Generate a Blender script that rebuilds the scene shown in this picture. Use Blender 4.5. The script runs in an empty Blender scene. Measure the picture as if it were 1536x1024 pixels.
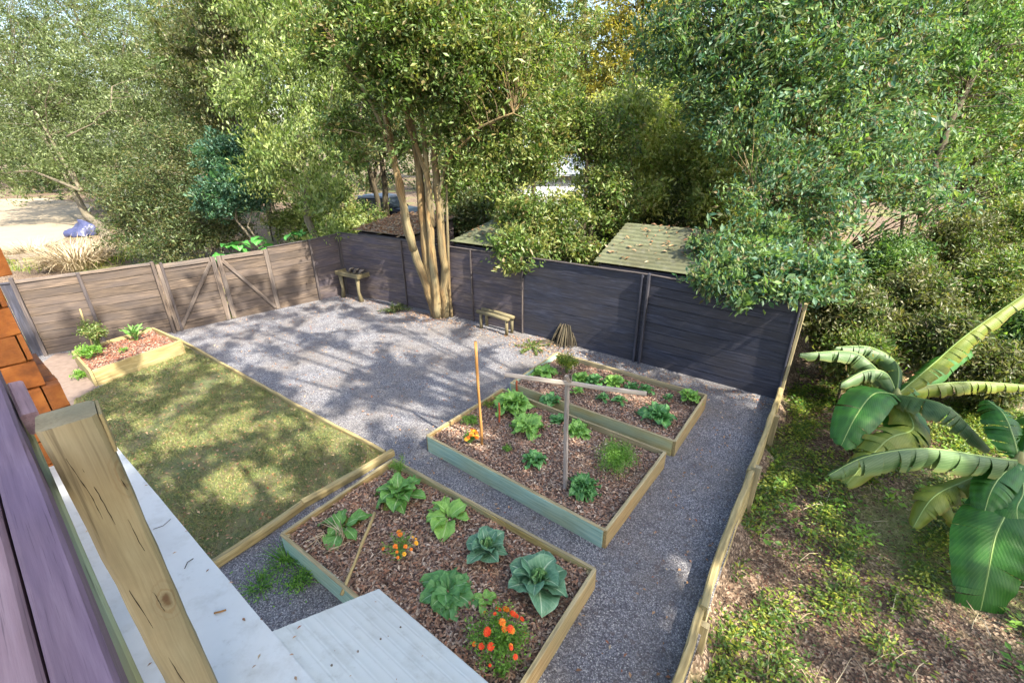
import bpy, math, random
import numpy as np
from math import sin, cos, pi, radians
random.seed(7); RNG = np.random.default_rng(7)
SC = bpy.context.scene; COL = SC.collection
V = lambda *a: np.array(a, float)
def nrm(v): v = np.asarray(v, float); return v/max(1e-9, np.linalg.norm(v))

# ------------------------------------------------------------------ camera
CH = 4.4; DEP = radians(23.6); ROLL = radians(-.57); FPX = 676.5
_fw = V(0, cos(DEP), -sin(DEP)); _u = V(0, sin(DEP), cos(DEP)); _r = V(1, 0, 0)
RT = _r*cos(ROLL)+_u*sin(ROLL); UP = _u*cos(ROLL)-_r*sin(ROLL)
EYE = V(0, 0, CH)
def P(px, py, t):                 # world point at survey pixel and depth
    return EYE+t*((px-768)/FPX*RT-(py-512)/FPX*UP+_fw)
def PY(px, py, yy):                # world point on the upright plane y = yy
    d = (px-768)/FPX*RT-(py-512)/FPX*UP+_fw
    return EYE+d*(yy/d[1])
def g(px, py, z=0.0):             # point of the level plane z
    d = (px-768)/FPX*RT-(py-512)/FPX*UP+_fw
    return EYE+(z-CH)/d[2]*d
cd = bpy.data.cameras.new("camera"); cam = bpy.data.objects.new("camera", cd); COL.objects.link(cam)
cd.sensor_width = 36; cd.lens = 36*FPX/1536; cd.clip_end = 1000; cd.clip_start = .02
from mathutils import Matrix
cam.matrix_world = Matrix(((RT[0], UP[0], -_fw[0], 0), (RT[1], UP[1], -_fw[1], 0), (RT[2], UP[2], -_fw[2], CH), (0, 0, 0, 1)))
SC.camera = cam
E1 = V(.793, -.609, 0); E2 = V(.609, .793, 0); Z = V(0, 0, 1)

# ------------------------------------------------------------------ light
SUN_AZ = math.atan2(.72, -.694); SUN_EL = radians(47)
w = bpy.data.worlds.new("World"); SC.world = w; w.use_nodes = True
nt = w.node_tree; bg = nt.nodes['Background']; sky = nt.nodes.new('ShaderNodeTexSky')
sky.sky_type = 'NISHITA'; sky.sun_disc = False; sky.sun_elevation = SUN_EL; sky.sun_rotation = SUN_AZ
sky.air_density = 1.2; sky.dust_density = 3.0; sky.ozone_density = 1.0
nt.links.new(sky.outputs[0], bg.inputs[0]); bg.inputs[1].default_value = .15
sl = bpy.data.lights.new("sun", 'SUN'); so = bpy.data.objects.new("sun", sl); COL.objects.link(so)
sl.energy = 5.0; sl.angle = radians(.55); sl.color = (1, .92, .77)
from mathutils import Vector
sd = Vector((sin(SUN_AZ)*cos(SUN_EL), cos(SUN_AZ)*cos(SUN_EL), sin(SUN_EL)))
so.rotation_euler = sd.to_track_quat('Z', 'Y').to_euler(); so.location = (20, -20, 30)
SC.view_settings.view_transform = 'Standard'; SC.view_settings.look = 'None'
SC.view_settings.exposure = 1.65; SC.view_settings.gamma = 1

# ------------------------------------------------------------------ object helpers
def tag(o, label, cat, group=None, kind=None):
    o['label'] = label; o['category'] = cat
    if group: o['group'] = group
    if kind: o['kind'] = kind
    return o
def thing(name, loc, label, cat, group=None):
    o = bpy.data.objects.new(name, None); COL.objects.link(o); o.location = tuple(loc); o.empty_display_size = .1
    return tag(o, label, cat, group)
def root_loc(p):
    l = np.zeros(3)
    while p is not None: l += np.array(p.location); p = p.parent
    return l
def link_mesh(name, me, mat, parent=None):
    o = bpy.data.objects.new(name, me); COL.objects.link(o)
    if mat: me.materials.append(mat)
    if parent: o.parent = parent
    return o
def mesh_quads(name, Vt, F, attrs=None, smooth=False):
    me = bpy.data.meshes.new(name); n = len(Vt); k = F.shape[1]
    me.vertices.add(n); me.vertices.foreach_set('co', np.ascontiguousarray(Vt, dtype=np.float32).ravel())
    m = len(F); me.loops.add(m*k); me.loops.foreach_set('vertex_index', np.ascontiguousarray(F, dtype=np.int32).ravel())
    me.polygons.add(m); me.polygons.foreach_set('loop_start', np.arange(0, m*k, k, dtype=np.int32))
    me.polygons.foreach_set('use_smooth', np.full(m, smooth))
    for nm, a in (attrs or {}).items():
        if a.ndim == 1:
            at = me.attributes.new(nm, 'FLOAT', 'POINT'); at.data.foreach_set('value', a.astype(np.float32))
        else:
            at = me.attributes.new(nm, 'FLOAT_VECTOR', 'POINT'); at.data.foreach_set('vector', a.astype(np.float32).ravel())
    me.update(calc_edges=True); return me

class MB:
    def __init__(s): s.v = []; s.f = []; s.lc = []
    def add(s, vs, fs, lc):
        b = len(s.v); s.v += [tuple(x) for x in vs]; s.f += [tuple(b+i for i in q) for q in fs]; s.lc += [tuple(x) for x in lc]
    def board(s, p0, p1, w, h, up=(0, 0, 1), ch=.005, jit=.0015, seg=None, bow=0, taper=1):
        p0 = np.asarray(p0, float); p1 = np.asarray(p1, float); L = np.linalg.norm(p1-p0); ax = (p1-p0)/max(L, 1e-9)
        up = np.asarray(up, float); up = nrm(up-ax*(up@ax)); sd = np.cross(ax, up)
        ch = min(ch, w*.3, h*.3); W = w/2; H = h/2
        prof = [(W-ch, -H), (W, -H+ch), (W, H-ch), (W-ch, H), (-W+ch, H), (-W, H-ch), (-W, -H+ch), (-W+ch, -H)]
        seg = seg or max(1, min(24, int(L/.25))); off = np.array([random.uniform(0, 50) for _ in range(3)])
        vs = []; lc = []; bw = random.uniform(-1, 1)*bow; ph = random.uniform(0, 6)
        for i in range(seg+1):
            u = i/seg; c = p0+ax*(L*u)+sd*(bw*sin(pi*u))+up*(bw*.5*sin(pi*u+ph*.3)*(1 if bow else 0))
            k = 1+(taper-1)*u; jx = random.uniform(-jit, jit); jy = random.uniform(-jit, jit)
            for a, b in prof:
                vs.append(c+sd*(a*k+jx+random.uniform(-jit, jit)*.6)+up*(b*k+jy+random.uniform(-jit, jit)*.6)); lc.append(off+V(L*u, a, b))
        fs = []
        for i in range(seg):
            for k in range(8):
                a = i*8+k; b = i*8+(k+1) % 8; fs.append((a, b, b+8, a+8))
        fs.append(tuple(range(7, -1, -1))); fs.append(tuple(seg*8+k for k in range(8)))
        s.add(vs, fs, lc)
    def tube(s, path, rad, sides=7, jit=0.0, caps=True):
        path = [np.asarray(p, float) for p in path]; n = len(path)
        if np.isscalar(rad): rad = [rad]*n
        vs = []; lc = []; off = np.array([random.uniform(0, 50) for _ in range(3)]); sl_ = 0; a0 = None
        for i in range(n):
            d = nrm(path[min(i+1, n-1)]-path[max(i-1, 0)])
            if a0 is None: a0 = nrm(np.cross(d, V(.31, .2, .93) if abs(d[2]) < .9 else V(1, .1, 0)))
            a0 = nrm(a0-d*(a0@d)); b0 = np.cross(d, a0)
            if i: sl_ += np.linalg.norm(path[i]-path[i-1])
            for k in range(sides):
                t = 2*pi*k/sides; r = rad[i]*(1+random.uniform(-jit, jit))
                vs.append(path[i]+a0*(cos(t)*r)+b0*(sin(t)*r)); lc.append(off+V(sl_, cos(t)*rad[i], sin(t)*rad[i]))
        fs = []
        for i in range(n-1):
            for k in range(sides):
                a = i*sides+k; b = i*sides+(k+1) % sides; fs.append((a, b, b+sides, a+sides))
        if caps: fs.append(tuple(range(sides-1, -1, -1))); fs.append(tuple((n-1)*sides+k for k in range(sides)))
        s.add(vs, fs, lc)
    def leaf(s, base, az, L, W, e0=1.0, curl=1.2, cup=.25, ruf=.05, nu=9, nv=3, prof=None, pet=.12):
        # a curved blade: midrib leaves base at elevation e0 and bends down by curl
        h = V(cos(az), sin(az), 0); sd = V(-sin(az), cos(az), 0); p = np.asarray(base, float).copy()
        vs = []; lc = []; ph = random.uniform(0, 6); fq = random.uniform(7, 15); rid = random.random(); rl = random.uniform(-.4, .4); dr = random.uniform(-.5, .5); curl *= random.uniform(.7, 1.35); W *= random.uniform(.8, 1.15); asy = random.uniform(-.18, .18)
        for i in range(nu+1):
            u = i/nu; th = e0-curl*u*(.5+.5*u); a2 = az+dr*u*u; h = V(cos(a2), sin(a2), 0); sd = V(-sin(a2), cos(a2), 0); d = h*cos(th)+Z*sin(th); nr = -h*sin(th)+Z*cos(th); sd, nr = sd*cos(rl)+nr*sin(rl), nr*cos(rl)-sd*sin(rl)
            if i: p = p+d*(L/nu)
            uu = max(0, (u-pet)/(1-pet)); wd = W*(prof(uu) if prof else (sin(pi*min(1, uu**.75*.97+.03))**.7 if uu > 0 else .0)); wd = max(wd, W*.05)
            for j in range(-nv, nv+1):
                v = j/nv; rf = ruf*L*(abs(v)**1.5)*sin(fq*u+ph+2.1*v)+ruf*.4*L*abs(v)*sin(2.3*fq*u+ph*2)
                vs.append(p+sd*(v*wd*(1+asy*(1 if v > 0 else -1)+.09*sin(fq*1.7*u+ph+v))*cos(cup*abs(v)))+nr*(abs(v)*wd*sin(cup)+rf)); lc.append((u, v, rid))
        m = 2*nv+1; fs = [(i*m+j, i*m+j+1, (i+1)*m+j+1, (i+1)*m+j) for i in range(nu) for j in range(m-1)]
        s.add(vs, fs, lc)
    def poly(s, pts):
        s.add(pts, [tuple(range(len(pts)))], [(p[0], p[1], p[2]) for p in pts])
    def build(s, name, mat, parent=None, smooth=False):
        o0 = root_loc(parent); me = bpy.data.meshes.new(name)
        me.from_pydata([(a-o0[0], b-o0[1], c-o0[2]) for a, b, c in s.v], [], s.f)
        at = me.attributes.new('lc', 'FLOAT_VECTOR', 'POINT'); at.data.foreach_set('vector', np.array(s.lc, dtype=np.float32).ravel())
        if smooth: me.polygons.foreach_set('use_smooth', [True]*len(me.polygons))
        me.update(); return link_mesh(name, me, mat, parent)

# ------------------------------------------------------------------ materials
def lin(h):
    h = h.lstrip('#'); c = [int(h[i:i+2], 16)/255 for i in (0, 2, 4)]
    return tuple((x/12.92 if x < .04045 else ((x+.055)/1.055)**2.4) for x in c)+(1,)
class MT:
    def __init__(s, name):
        s.m = bpy.data.materials.new(name); s.m.use_nodes = True; s.t = s.m.node_tree; s.b = s.t.nodes['Principled BSDF']
        s.out = s.t.nodes['Material Output']
    def n(s, ty, **kw):
        x = s.t.nodes.new(ty)
        for k, v in kw.items():
            if k.startswith('i_'):
                key = k[2:]; x.inputs[int(key) if key.isdigit() else key.replace('_', ' ')].default_value = v
            else: setattr(x, k, v)
        return x
    def l(s, a, b): s.t.links.new(a, b)
    def noise(s, vec, sc, det=4, rough=.55, mp=None):
        if mp:
            m = s.n('ShaderNodeMapping'); s.l(vec, m.inputs[0]); m.inputs['Scale'].default_value = mp; vec = m.outputs[0]
        x = s.n('ShaderNodeTexNoise', i_Scale=sc, i_Detail=det, i_Roughness=rough); s.l(vec, x.inputs['Vector']); return x.outputs['Fac']
    def ramp(s, fac, stops):
        r = s.n('ShaderNodeValToRGB'); e = r.color_ramp.elements
        while len(e) < len(stops): e.new(.5)
        for k, (p, c) in enumerate(stops): e[k].position = p; e[k].color = lin(c) if isinstance(c, str) else (c, c, c, 1)
        s.l(fac, r.inputs[0]); return r.outputs[0]
    def mix(s, fac, a, b, mode='MIX'):
        x = s.n('ShaderNodeMix', data_type='RGBA', blend_type=mode)
        for sock, v in ((x.inputs[0], fac), (x.inputs[6], a), (x.inputs[7], b)):
            if hasattr(v, 'links'): s.l(v, sock)
            elif isinstance(v, str): sock.default_value = lin(v)
            else: sock.default_value = v
        return x.outputs[2]
    def math(s, op, a, b=0.0):
        x = s.n('ShaderNodeMath', operation=op)
        for i, v in enumerate((a, b)):
            if hasattr(v, 'links'): s.l(v, x.inputs[i])
            else: x.inputs[i].default_value = v
        return x.outputs[0]
    def bump(s, h, dist=.01, st=.6):
        x = s.n('ShaderNodeBump', i_Distance=dist, i_Strength=st); s.l(h, x.inputs['Height']); s.l(x.outputs[0], s.b.inputs['Normal'])
    def col(s, c):
        if hasattr(c, 'links'): s.l(c, s.b.inputs['Base Color'])
        else: s.b.inputs['Base Color'].default_value = lin(c)
    def rough(s, r): s.b.inputs['Roughness'].default_value = r
    def attr(s, n, vec=True):
        a = s.n('ShaderNodeAttribute', attribute_name=n); return a.outputs['Vector'] if vec else a.outputs['Fac']
    def isl(s): return s.n('ShaderNodeNewGeometry').outputs['Random Per Island']
    def pos(s): return s.n('ShaderNodeNewGeometry').outputs['Position']

def wood(name, dark, mid, light, patch=None, pamt=.5, stretch=22, rough=.75, island=.35, crack='#241c16', knots=False, cmap=None, bd=.004):
    m = MT(name); v = m.attr('lc')
    gr = m.noise(v, 2.2, 6, .6, (1.1, stretch, stretch)); big = m.noise(v, 1.3, 3, .5, (1, 3, 3))
    c = m.ramp(gr, [(.28, dark), (.5, mid), (.72, light)])
    if patch: c = m.mix(m.ramp(big, [(.5-.16, 0.0), (.5+.16, pamt)]), c, patch)
    fine = m.noise(v, 9, 3, .6, cmap or (.6, stretch*1.6, stretch*1.6))
    c = m.mix(m.ramp(fine, [(.30, .55), (.36 if cmap else .40, 0.0)]), c, crack)
    if cmap: c = m.mix(m.ramp(m.noise(v, 30, 3, .6, (.12, 6, 6)), [(.35, .28), (.6, 0.0)]), c, '#5f5238'); c = m.mix(m.ramp(m.noise(v, 6, 5, .65), [(.5, 0.0), (.75, .45)]), c, '#6f6a52')

    if knots:
        mp = m.n('ShaderNodeMapping'); m.l(v, mp.inputs[0]); mp.inputs['Scale'].default_value = (3.2, 7.5, 7.5)
        vo = m.n('ShaderNodeTexVoronoi', i_Scale=1.0); m.l(mp.outputs[0], vo.inputs['Vector'])
        wob = m.math('ADD', vo.outputs['Distance'], m.math('MULTIPLY', m.noise(v, 30, 3), .12))
        rings = m.math('SINE', m.math('MULTIPLY', wob, 70)); c = m.mix(m.math('MULTIPLY', m.ramp(rings, [(.2, 0.0), (.9, .6)]), m.ramp(wob, [(.12, .9), (.36, 0.0)])), c, '#6a4a22')
        c = m.mix(m.ramp(wob, [(.10, .9), (.17, 0.0)]), c, '#4a3216')
    k = m.n('ShaderNodeMath', operation='MULTIPLY_ADD'); m.l(m.isl(), k.inputs[0]); k.inputs[1].default_value = island; k.inputs[2].default_value = 1-island*.5
    hsv = m.n('ShaderNodeHueSaturation'); m.l(k.outputs[0], hsv.inputs['Value']); m.l(c, hsv.inputs['Color'])
    m.col(hsv.outputs[0]); m.rough(rough); m.bump(gr, bd, .6 if bd < .01 else .9); return m.m
def leafmat(name, cols, tint=None, trans=.38, rough=.45, spec=.5):
    m = MT(name); st = [((i+.5)/len(cols), c) for i, c in enumerate(cols)]
    c = m.ramp(m.isl(), st)
    if tint: c = m.mix(m.attr('tint', False), c, tint)
    m.col(c); m.rough(rough); m.b.inputs['Specular IOR Level'].default_value = spec
    tr = m.n('ShaderNodeBsdfTranslucent'); mx = m.n('ShaderNodeMixShader', i_0=trans)
    tc = m.mix(.5, c, '#c8d860', 'MULTIPLY'); tc = m.mix(1.0, tc, (2, 2, 1.4, 1), 'MULTIPLY'); m.l(tc, tr.inputs[0])
    m.l(m.b.outputs[0], mx.inputs[1]); m.l(tr.outputs[0], mx.inputs[2]); m.l(mx.outputs[0], m.out.inputs[0]); return m.m
def vegmat(name, a, b, vein, edge=None, trans=.2, rough=.45, nveins=14, vw=.15, mid=(.012, .07)):
    m = MT(name); v = m.attr('lc'); sx = m.n('ShaderNodeSeparateXYZ'); m.l(v, sx.inputs[0])
    c = m.ramp(m.noise(v, 3.0, 3), [(.35, a), (.65, b)])
    c = m.mix(m.math('MULTIPLY', sx.outputs[2], .35), c, b)
    av = m.math('ABSOLUTE', sx.outputs[1])
    st = m.math('SINE', m.math('MULTIPLY', m.math('SUBTRACT', sx.outputs[0], m.math('MULTIPLY', av, .28)), nveins*2*pi))
    vs = m.ramp(st, [(.80, 0.0), (.98, vw)]); c = m.mix(vs, c, vein)
    c = m.mix(m.ramp(av, [(mid[0], 1.0), (mid[1], 0.0)]), c, vein)
    if edge: c = m.mix(m.ramp(av, [(.8, 0.0), (1.0, .6)]), c, edge)
    m.col(c); m.rough(rough); m.bump(st, .003, .15 if nveins > 20 else .3)
    tr = m.n('ShaderNodeBsdfTranslucent'); mx = m.n('ShaderNodeMixShader', i_0=trans); m.l(c, tr.inputs[0])
    m.l(m.b.outputs[0], mx.inputs[1]); m.l(tr.outputs[0], mx.inputs[2]); m.l(mx.outputs[0], m.out.inputs[0]); return m.m
def island_mat(name, cols, rough=.85):
    m = MT(name); m.col(m.ramp(m.isl(), [((i+.5)/len(cols), c) for i, c in enumerate(cols)])); m.rough(rough); return m.m
def plain(name, c, rough=.6, var=.15, metal=0, sc=6):
    m = MT(name); n = m.noise(m.pos(), sc, 4)
    cc = m.mix(m.ramp(n, [(.3, 0.0), (.7, var*2)]), c, '#3a352c'); m.col(cc); m.rough(rough); m.b.inputs['Metallic'].default_value = metal; return m.m

M = {}
M['pine'] = wood('treated_pine', '#6e5938', '#967c50', '#b59c70', '#84805c', .5)
M['pine_edge'] = wood('weathered_pine', '#6d6046', '#9b8c66', '#bba983', '#857f66', .5)
M['mint'] = wood('mint_board', '#6f9088', '#8eb0a6', '#a9c2b2', '#9a9a6c', .45, island=.15, crack='#5c6a58')
M['olive_board'] = wood('olive_board', '#82733f', '#a6955c', '#b9ac7c', '#8fa892', .6, crack='#4f4526')
M['post'] = wood('yellow_post', '#77674a', '#8f7f5e', '#a29474', '#77745a', .7, stretch=5, crack='#3a2a16', knots=True, cmap=(.16, 5, 5))
M['fence_mid'] = wood('fence_stile', '#463b34', '#675a50', '#8a7b6d', '#4c4a4c', .5)
M['seam'] = wood('dark_seam_sheet', '#1c1815', '#26211d', '#302a25', None)  # colour of the added sheet that darkens the plank gaps
M['rail'] = wood('purple_rail', '#58464e', '#745e68', '#917c86', '#655272', .6, island=.2, crack='#3a2a38')
M['rail_pink'] = wood('pink_rail', '#6f5557', '#91757a', '#a98f92', '#85707c', .5, island=.2, crack='#3a2a30')
M['navy'] = wood('navy_fence', '#1e202a', '#2d303f', '#4c4d5b', '#3d3838', .6, stretch=14, island=.3, crack='#14131a')
M['navy_brown'] = wood('brown_stained_fence', '#322c2d', '#524743', '#766860', '#3a3b52', .45, stretch=14, island=.3, crack='#1b1718')
M['fence'] = wood('old_fence', '#362d26', '#574a3f', '#79695b', '#47403f', .7, stretch=14, island=.4)
M['fence_dark'] = wood('dark_fence_post', '#2f2a2a', '#4a4240', '#6a5f58', '#33323c', .4)
M['timber'] = wood('landscape_timber', '#6f5f3c', '#9a8759', '#b7a679', '#7d7a5a', .5, stretch=12)
M['old_timber'] = wood('old_timber', '#4c442f', '#6e6347', '#8f8260', '#5c5a48', .5)
M['grey_wood'] = wood('grey_wood', '#6c645c', '#938a80', '#bab2a6', '#7b6f78', .4)
M['stake'] = wood('stake', '#7a5426', '#a3743a', '#bd9055', '#6e4e2c', .5)
M['redstake'] = wood('red_stake', '#7d3a1e', '#a75430', '#bb6b42', '#6e3a24', .5)
M['bark_tan'] = wood('tan_bark', '#40321f', '#725a3a', '#9e8558', '#7a765c', .7, stretch=11, rough=.95, island=.4, crack='#1a120a', bd=.03)
M['bark_grey'] = wood('grey_bark', '#4a4338', '#6e6454', '#918674', '#5c5a44', .5, stretch=8, rough=.9, crack='#241f18')
M['bark_dark'] = wood('dark_bark', '#2e281f', '#4c4233', '#6b5e4a', '#3f4030', .5, stretch=8, rough=.9)
M['dead'] = wood('dead_wood', '#4f473f', '#6f655a', '#93877a', None, rough=.9)

M['crack'] = plain('dark_split', '#2a1d10', .95, .1)
def gravel():
    m = MT('blue_grey_gravel'); p = m.pos()
    v = m.n('ShaderNodeTexVoronoi', i_Scale=85.0); m.l(p, v.inputs['Vector'])
    v2 = m.n('ShaderNodeTexVoronoi', i_Scale=24.0); m.l(p, v2.inputs['Vector'])
    sp = m.n('ShaderNodeSeparateColor'); m.l(v.outputs['Color'], sp.inputs[0])
    c = m.ramp(sp.outputs[0], [(.0, '#45464d'), (.3, '#6e6f77'), (.6, '#8e8f97'), (.85, '#abaab0'), (.98, '#d6d4d0')])
    big = m.noise(p, .9, 5, .6); c = m.mix(m.ramp(big, [(.40, 0.0), (.70, .6)]), c, '#877c70'); c = m.mix(m.ramp(m.noise(p, 3.1, 5, .65), [(.3, .45), (.5, 0.0)]), c, '#4c4a50')
    sp2 = m.n('ShaderNodeSeparateColor'); m.l(v2.outputs['Color'], sp2.inputs[0])
    c = m.mix(m.ramp(sp2.outputs[1], [(.965, 0.0), (.97, .45)]), c, '#6e5a4c')
    c = m.mix(m.ramp(v.outputs['Distance'], [(.0, 0.0), (.75, .6)]), c, '#2a2a33')
    m.col(c); m.rough(.85); m.bump(m.math('MULTIPLY', v.outputs['Distance'], -1), .012, .8); return m.m
M['gravel'] = gravel()
def forest_floor():
    m = MT('leaf_litter_floor'); p = m.pos()
    v = m.n('ShaderNodeTexVoronoi', i_Scale=38.0); m.l(p, v.inputs['Vector']); sp = m.n('ShaderNodeSeparateColor'); m.l(v.outputs['Color'], sp.inputs[0])
    c = m.ramp(sp.outputs[0], [(.0, '#352a22'), (.35, '#574636'), (.7, '#75614f'), (.95, '#9a8773')])
    c = m.mix(m.ramp(m.noise(p, .35, 6, .6), [(.50, 0.0), (.64, .8)]), c, '#6f7a3c')
    c = m.mix(m.ramp(m.noise(p, 2.3, 5, .6), [(.5, 0.0), (.75, .6)]), c, '#4a3c30')
    m.col(c); m.rough(.95); m.bump(v.outputs['Distance'], .02, .8); return m.m
M['floor'] = forest_floor()
def lawn():
    m = MT('lawn_soil'); p = m.pos()
    c = m.ramp(m.noise(p, 3.0, 6, .65), [(.3, '#3c4628'), (.45, '#545a3a'), (.58, '#6b5e46'), (.75, '#86755e')])
    c = m.mix(m.ramp(m.noise(p, 60, 3, .6), [(.4, 0.0), (.7, .6)]), c, '#77804e'); m.col(c); m.rough(.95)
    m.bump(m.noise(p, 90, 3), .02, .8); return m.m
M['lawn'] = lawn()
def mulch():
    m = MT('mulch_soil'); p = m.pos(); v = m.n('ShaderNodeTexVoronoi', i_Scale=45.0); m.l(p, v.inputs['Vector']); sp = m.n('ShaderNodeSeparateColor'); m.l(v.outputs['Color'], sp.inputs[0])
    m.col(m.ramp(sp.outputs[0], [(.0, '#382b25'), (.4, '#644f45'), (.7, '#826a5c'), (.97, '#ad9989')])); m.rough(.95); m.bump(v.outputs['Distance'], .02, .9); return m.m
M['mulch'] = mulch()
M['chips'] = island_mat('wood_chips', ['#5c4336', '#80604c', '#98775f', '#b0947c', '#876a55', '#c8b6a2', '#705546', '#a5785e'])
M['redchips'] = island_mat('red_chips', ['#7a4634', '#93573f', '#6c3c2e', '#a87258', '#b8937d'])
M['dryleaf'] = island_mat('dry_leaves', ['#7a5a40', '#97714e', '#b08c68', '#6a4a36', '#c3a582', '#8d4d30', '#a8987e'])
M['litter'] = island_mat('undergrowth_litter', ['#33211a', '#462d23', '#57392b', '#2a1c16', '#67493a', '#61311f', '#3d2a22', '#573d30'])
M['grass'] = island_mat('grass_blades', ['#4f5d2c', '#66743c', '#7d8746', '#465528', '#97905a', '#5f7038', '#8a7a50'], .6)
M['straw'] = island_mat('straw', ['#a08f72', '#b5a688', '#8a795e', '#c2b59a', '#786850'], .8)
def metal_sheet(name, a, b, c2):
    m = MT(name); p = m.pos(); c = m.ramp(m.noise(p, 2.2, 5, .6), [(.35, a), (.6, b)])
    c = m.mix(m.ramp(m.noise(p, 14, 5, .7), [(.60, 0.0), (.78, .5)]), c, c2); c = m.mix(m.ramp(m.noise(p, 40, 5, .75), [(.66, 0.0), (.74, .55)]), c, '#6f6a5e'); c = m.mix(m.ramp(m.noise(p, 1.1, 4, .6), [(.42, 0.0), (.66, .6)]), c, c2); c = m.mix(m.ramp(m.noise(p, 7, 6, .7), [(.5, 0.0), (.72, .35)]), c, '#87867c'); m.col(c); m.rough(.6); m.bump(m.noise(p, 5, 2), .01, .1); return m.m
M['white_roof'] = metal_sheet('white_roof', '#bfc6c8', '#d0d5d5', '#a0a3a2')
M['green_roof'] = metal_sheet('pale_green_roof', '#53573f', '#676b51', '#403a26')
M['leafy_roof'] = metal_sheet('leafy_roof', '#8a7560', '#a38e76', '#5c4a3a')
M['grey_metal'] = metal_sheet('grey_metal', '#aab4c0', '#c3ccd6', '#8a8f96')
M['white_wall'] = plain('white_siding', '#dfe3e8', .6, .06)
M['glass'] = plain('window_glass', '#39424c', .1, .05)
M['car'] = plain('car_paint', '#1d2130', .3, .05); M['carroof'] = plain('pale_car_top', '#9aa6bd', .35, .05); M['tyre'] = plain('tyre', '#16161a', .8, .05)
M['tarp'] = plain('navy_tarp', '#3c4266', .45, .1)
M['sand'] = plain('sand', '#9c8e78', .95, .10, sc=1.2)
M['dirt'] = plain('dirt', '#7d6c62', .95, .2, sc=9)
def brick():
    m = MT('orange_painted_brick'); p = m.attr('lc'); n = m.noise(p, 9, 5, .6)
    c = m.ramp(n, [(.3, '#6f3c12'), (.5, '#95541a'), (.7, '#aa6828')]); k = m.n('ShaderNodeHueSaturation'); mm = m.n('ShaderNodeMath', operation='MULTIPLY_ADD')
    m.l(m.isl(), mm.inputs[0]); mm.inputs[1].default_value = .3; mm.inputs[2].default_value = .85; m.l(mm.outputs[0], k.inputs['Value']); m.l(c, k.inputs['Color'])
    m.col(k.outputs[0]); m.rough(.7); m.bump(m.noise(p, 40, 4), .006, .7); return m.m
M['brick'] = brick(); M['mortar'] = plain('dark_mortar', '#6b3c1c', .9, .3, sc=20)
M['orange'] = island_mat('orange_petal', ['#e8720c', '#f08a18', '#d95f08', '#f29a2a'], .6)
M['redorange'] = island_mat('red_orange_petal', ['#e8430f', '#f05a18', '#d93a08'], .6)
M['yellow'] = island_mat('yellow_petal', ['#f2b01c', '#eda012', '#f7c23a'], .6)
L_ = {}
L_['bright'] = leafmat('bright_green_leaves', ['#2f421a', '#4c642a', '#617a36', '#768d48', '#a3b078', '#566f34', '#3c5120', '#86925c'], '#9aa060')
L_['mid'] = leafmat('mid_green_leaves', ['#25390f', '#3a5522', '#4a672a', '#5c7a38', '#93a668', '#425f28', '#304a18', '#7a6c48'], '#8b8e50')
L_['grey'] = leafmat('grey_green_leaves', ['#2c3616', '#45522c', '#56663a', '#67784a', '#9dab7c', '#4a5e34', '#384a24', '#67704a'], '#707a50')
L_['dark'] = leafmat('dark_green_leaves', ['#1c2c14', '#2c3f22', '#3a502c', '#4a6036', '#7d8f62', '#334828', '#24361a', '#6a6040'], '#6f6f44')
L_['teal'] = leafmat('blue_green_leaves', ['#1b362a', '#284a3c', '#325646', '#436856', '#7fa08c', '#2e503f', '#234034', '#5f6f4a'], '#4f7a48', rough=.5, spec=.35)
L_['tealmix'] = leafmat('mixed_blue_green_leaves', ['#1f3a2c', '#2c5040', '#3a6150', '#4f7560', '#8faa94', '#34553a', '#5f7d48', '#7f8a58', '#2a4632', '#75664a'], '#6f8a4c', rough=.5, spec=.35)
L_['pale'] = leafmat('sun_lightened_leaves', ['#4f6228', '#6f8040', '#8a9a55', '#a3b070', '#5d7034', '#b9bf8c', '#8f8a5c'], '#a3a060', trans=.5)  # lightened palette: puts missing sunlight into the leaf colour of trees in shade
L_['tealg'] = leafmat('deep_green_leaves', ['#203c1e', '#33552f', '#416538', '#557a4a', '#93ad84', '#3b6038', '#2a4a26', '#6a7a4a'], '#7f9a52', rough=.5, spec=.35)
L_['yellow'] = leafmat('autumn_leaves', ['#8f8232', '#a0943c', '#b5a448', '#7b783a', '#8f8240', '#5f6a30'], '#6f7a36')
L_['olive'] = leafmat('olive_twig_leaves', ['#30361a', '#4c552c', '#5c6536', '#76794a', '#625a3c', '#435228', '#9a9574', '#524a32'], '#4d6a34')
L_['fern'] = leafmat('yellow_green_fern', ['#3a5418', '#5a7424', '#75892e', '#939f3a', '#aeac48', '#48621f'], '#44642a')
L_['herb'] = leafmat('herb_green', ['#3e6a26', '#4f7d30', '#62903c', '#77a24c'], '#8aa83c')
V_ = {}
V_['cabbage'] = vegmat('cabbage_leaf', '#4a7a58', '#6d9876', '#b5cbaa', '#7fa58a', nveins=9)
V_['heart'] = vegmat('cabbage_heart', '#5f8f55', '#7ba76a', '#b4cc9a', nveins=8)
V_['collard'] = vegmat('collard_leaf', '#4d8034', '#6b9c48', '#b5ca94', nveins=8)
V_['lettuce'] = vegmat('lettuce_leaf', '#669a3a', '#8ab656', '#b0cc86', '#8fb85c', nveins=7)
V_['kale'] = vegmat('kale_leaf', '#427838', '#5f9450', '#98b88a', '#5f9456', nveins=7)
V_['banana'] = vegmat('banana_leaf', '#1f4d12', '#35701e', '#7a9a4a', None, .26, .5, 30, .14, (.008, .045))
V_['banana_old'] = vegmat('faded_banana_leaf', '#35552a', '#5c7848', '#98a47c', '#8a8a4c', .3, .5, 30, .2, (.008, .045))
V_['banana_yellow'] = vegmat('yellowing_banana_leaf', '#5c7428', '#7e8a34', '#a8aa5c', '#8a7434', .32, .5, 30, .2, (.008, .045))
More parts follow.
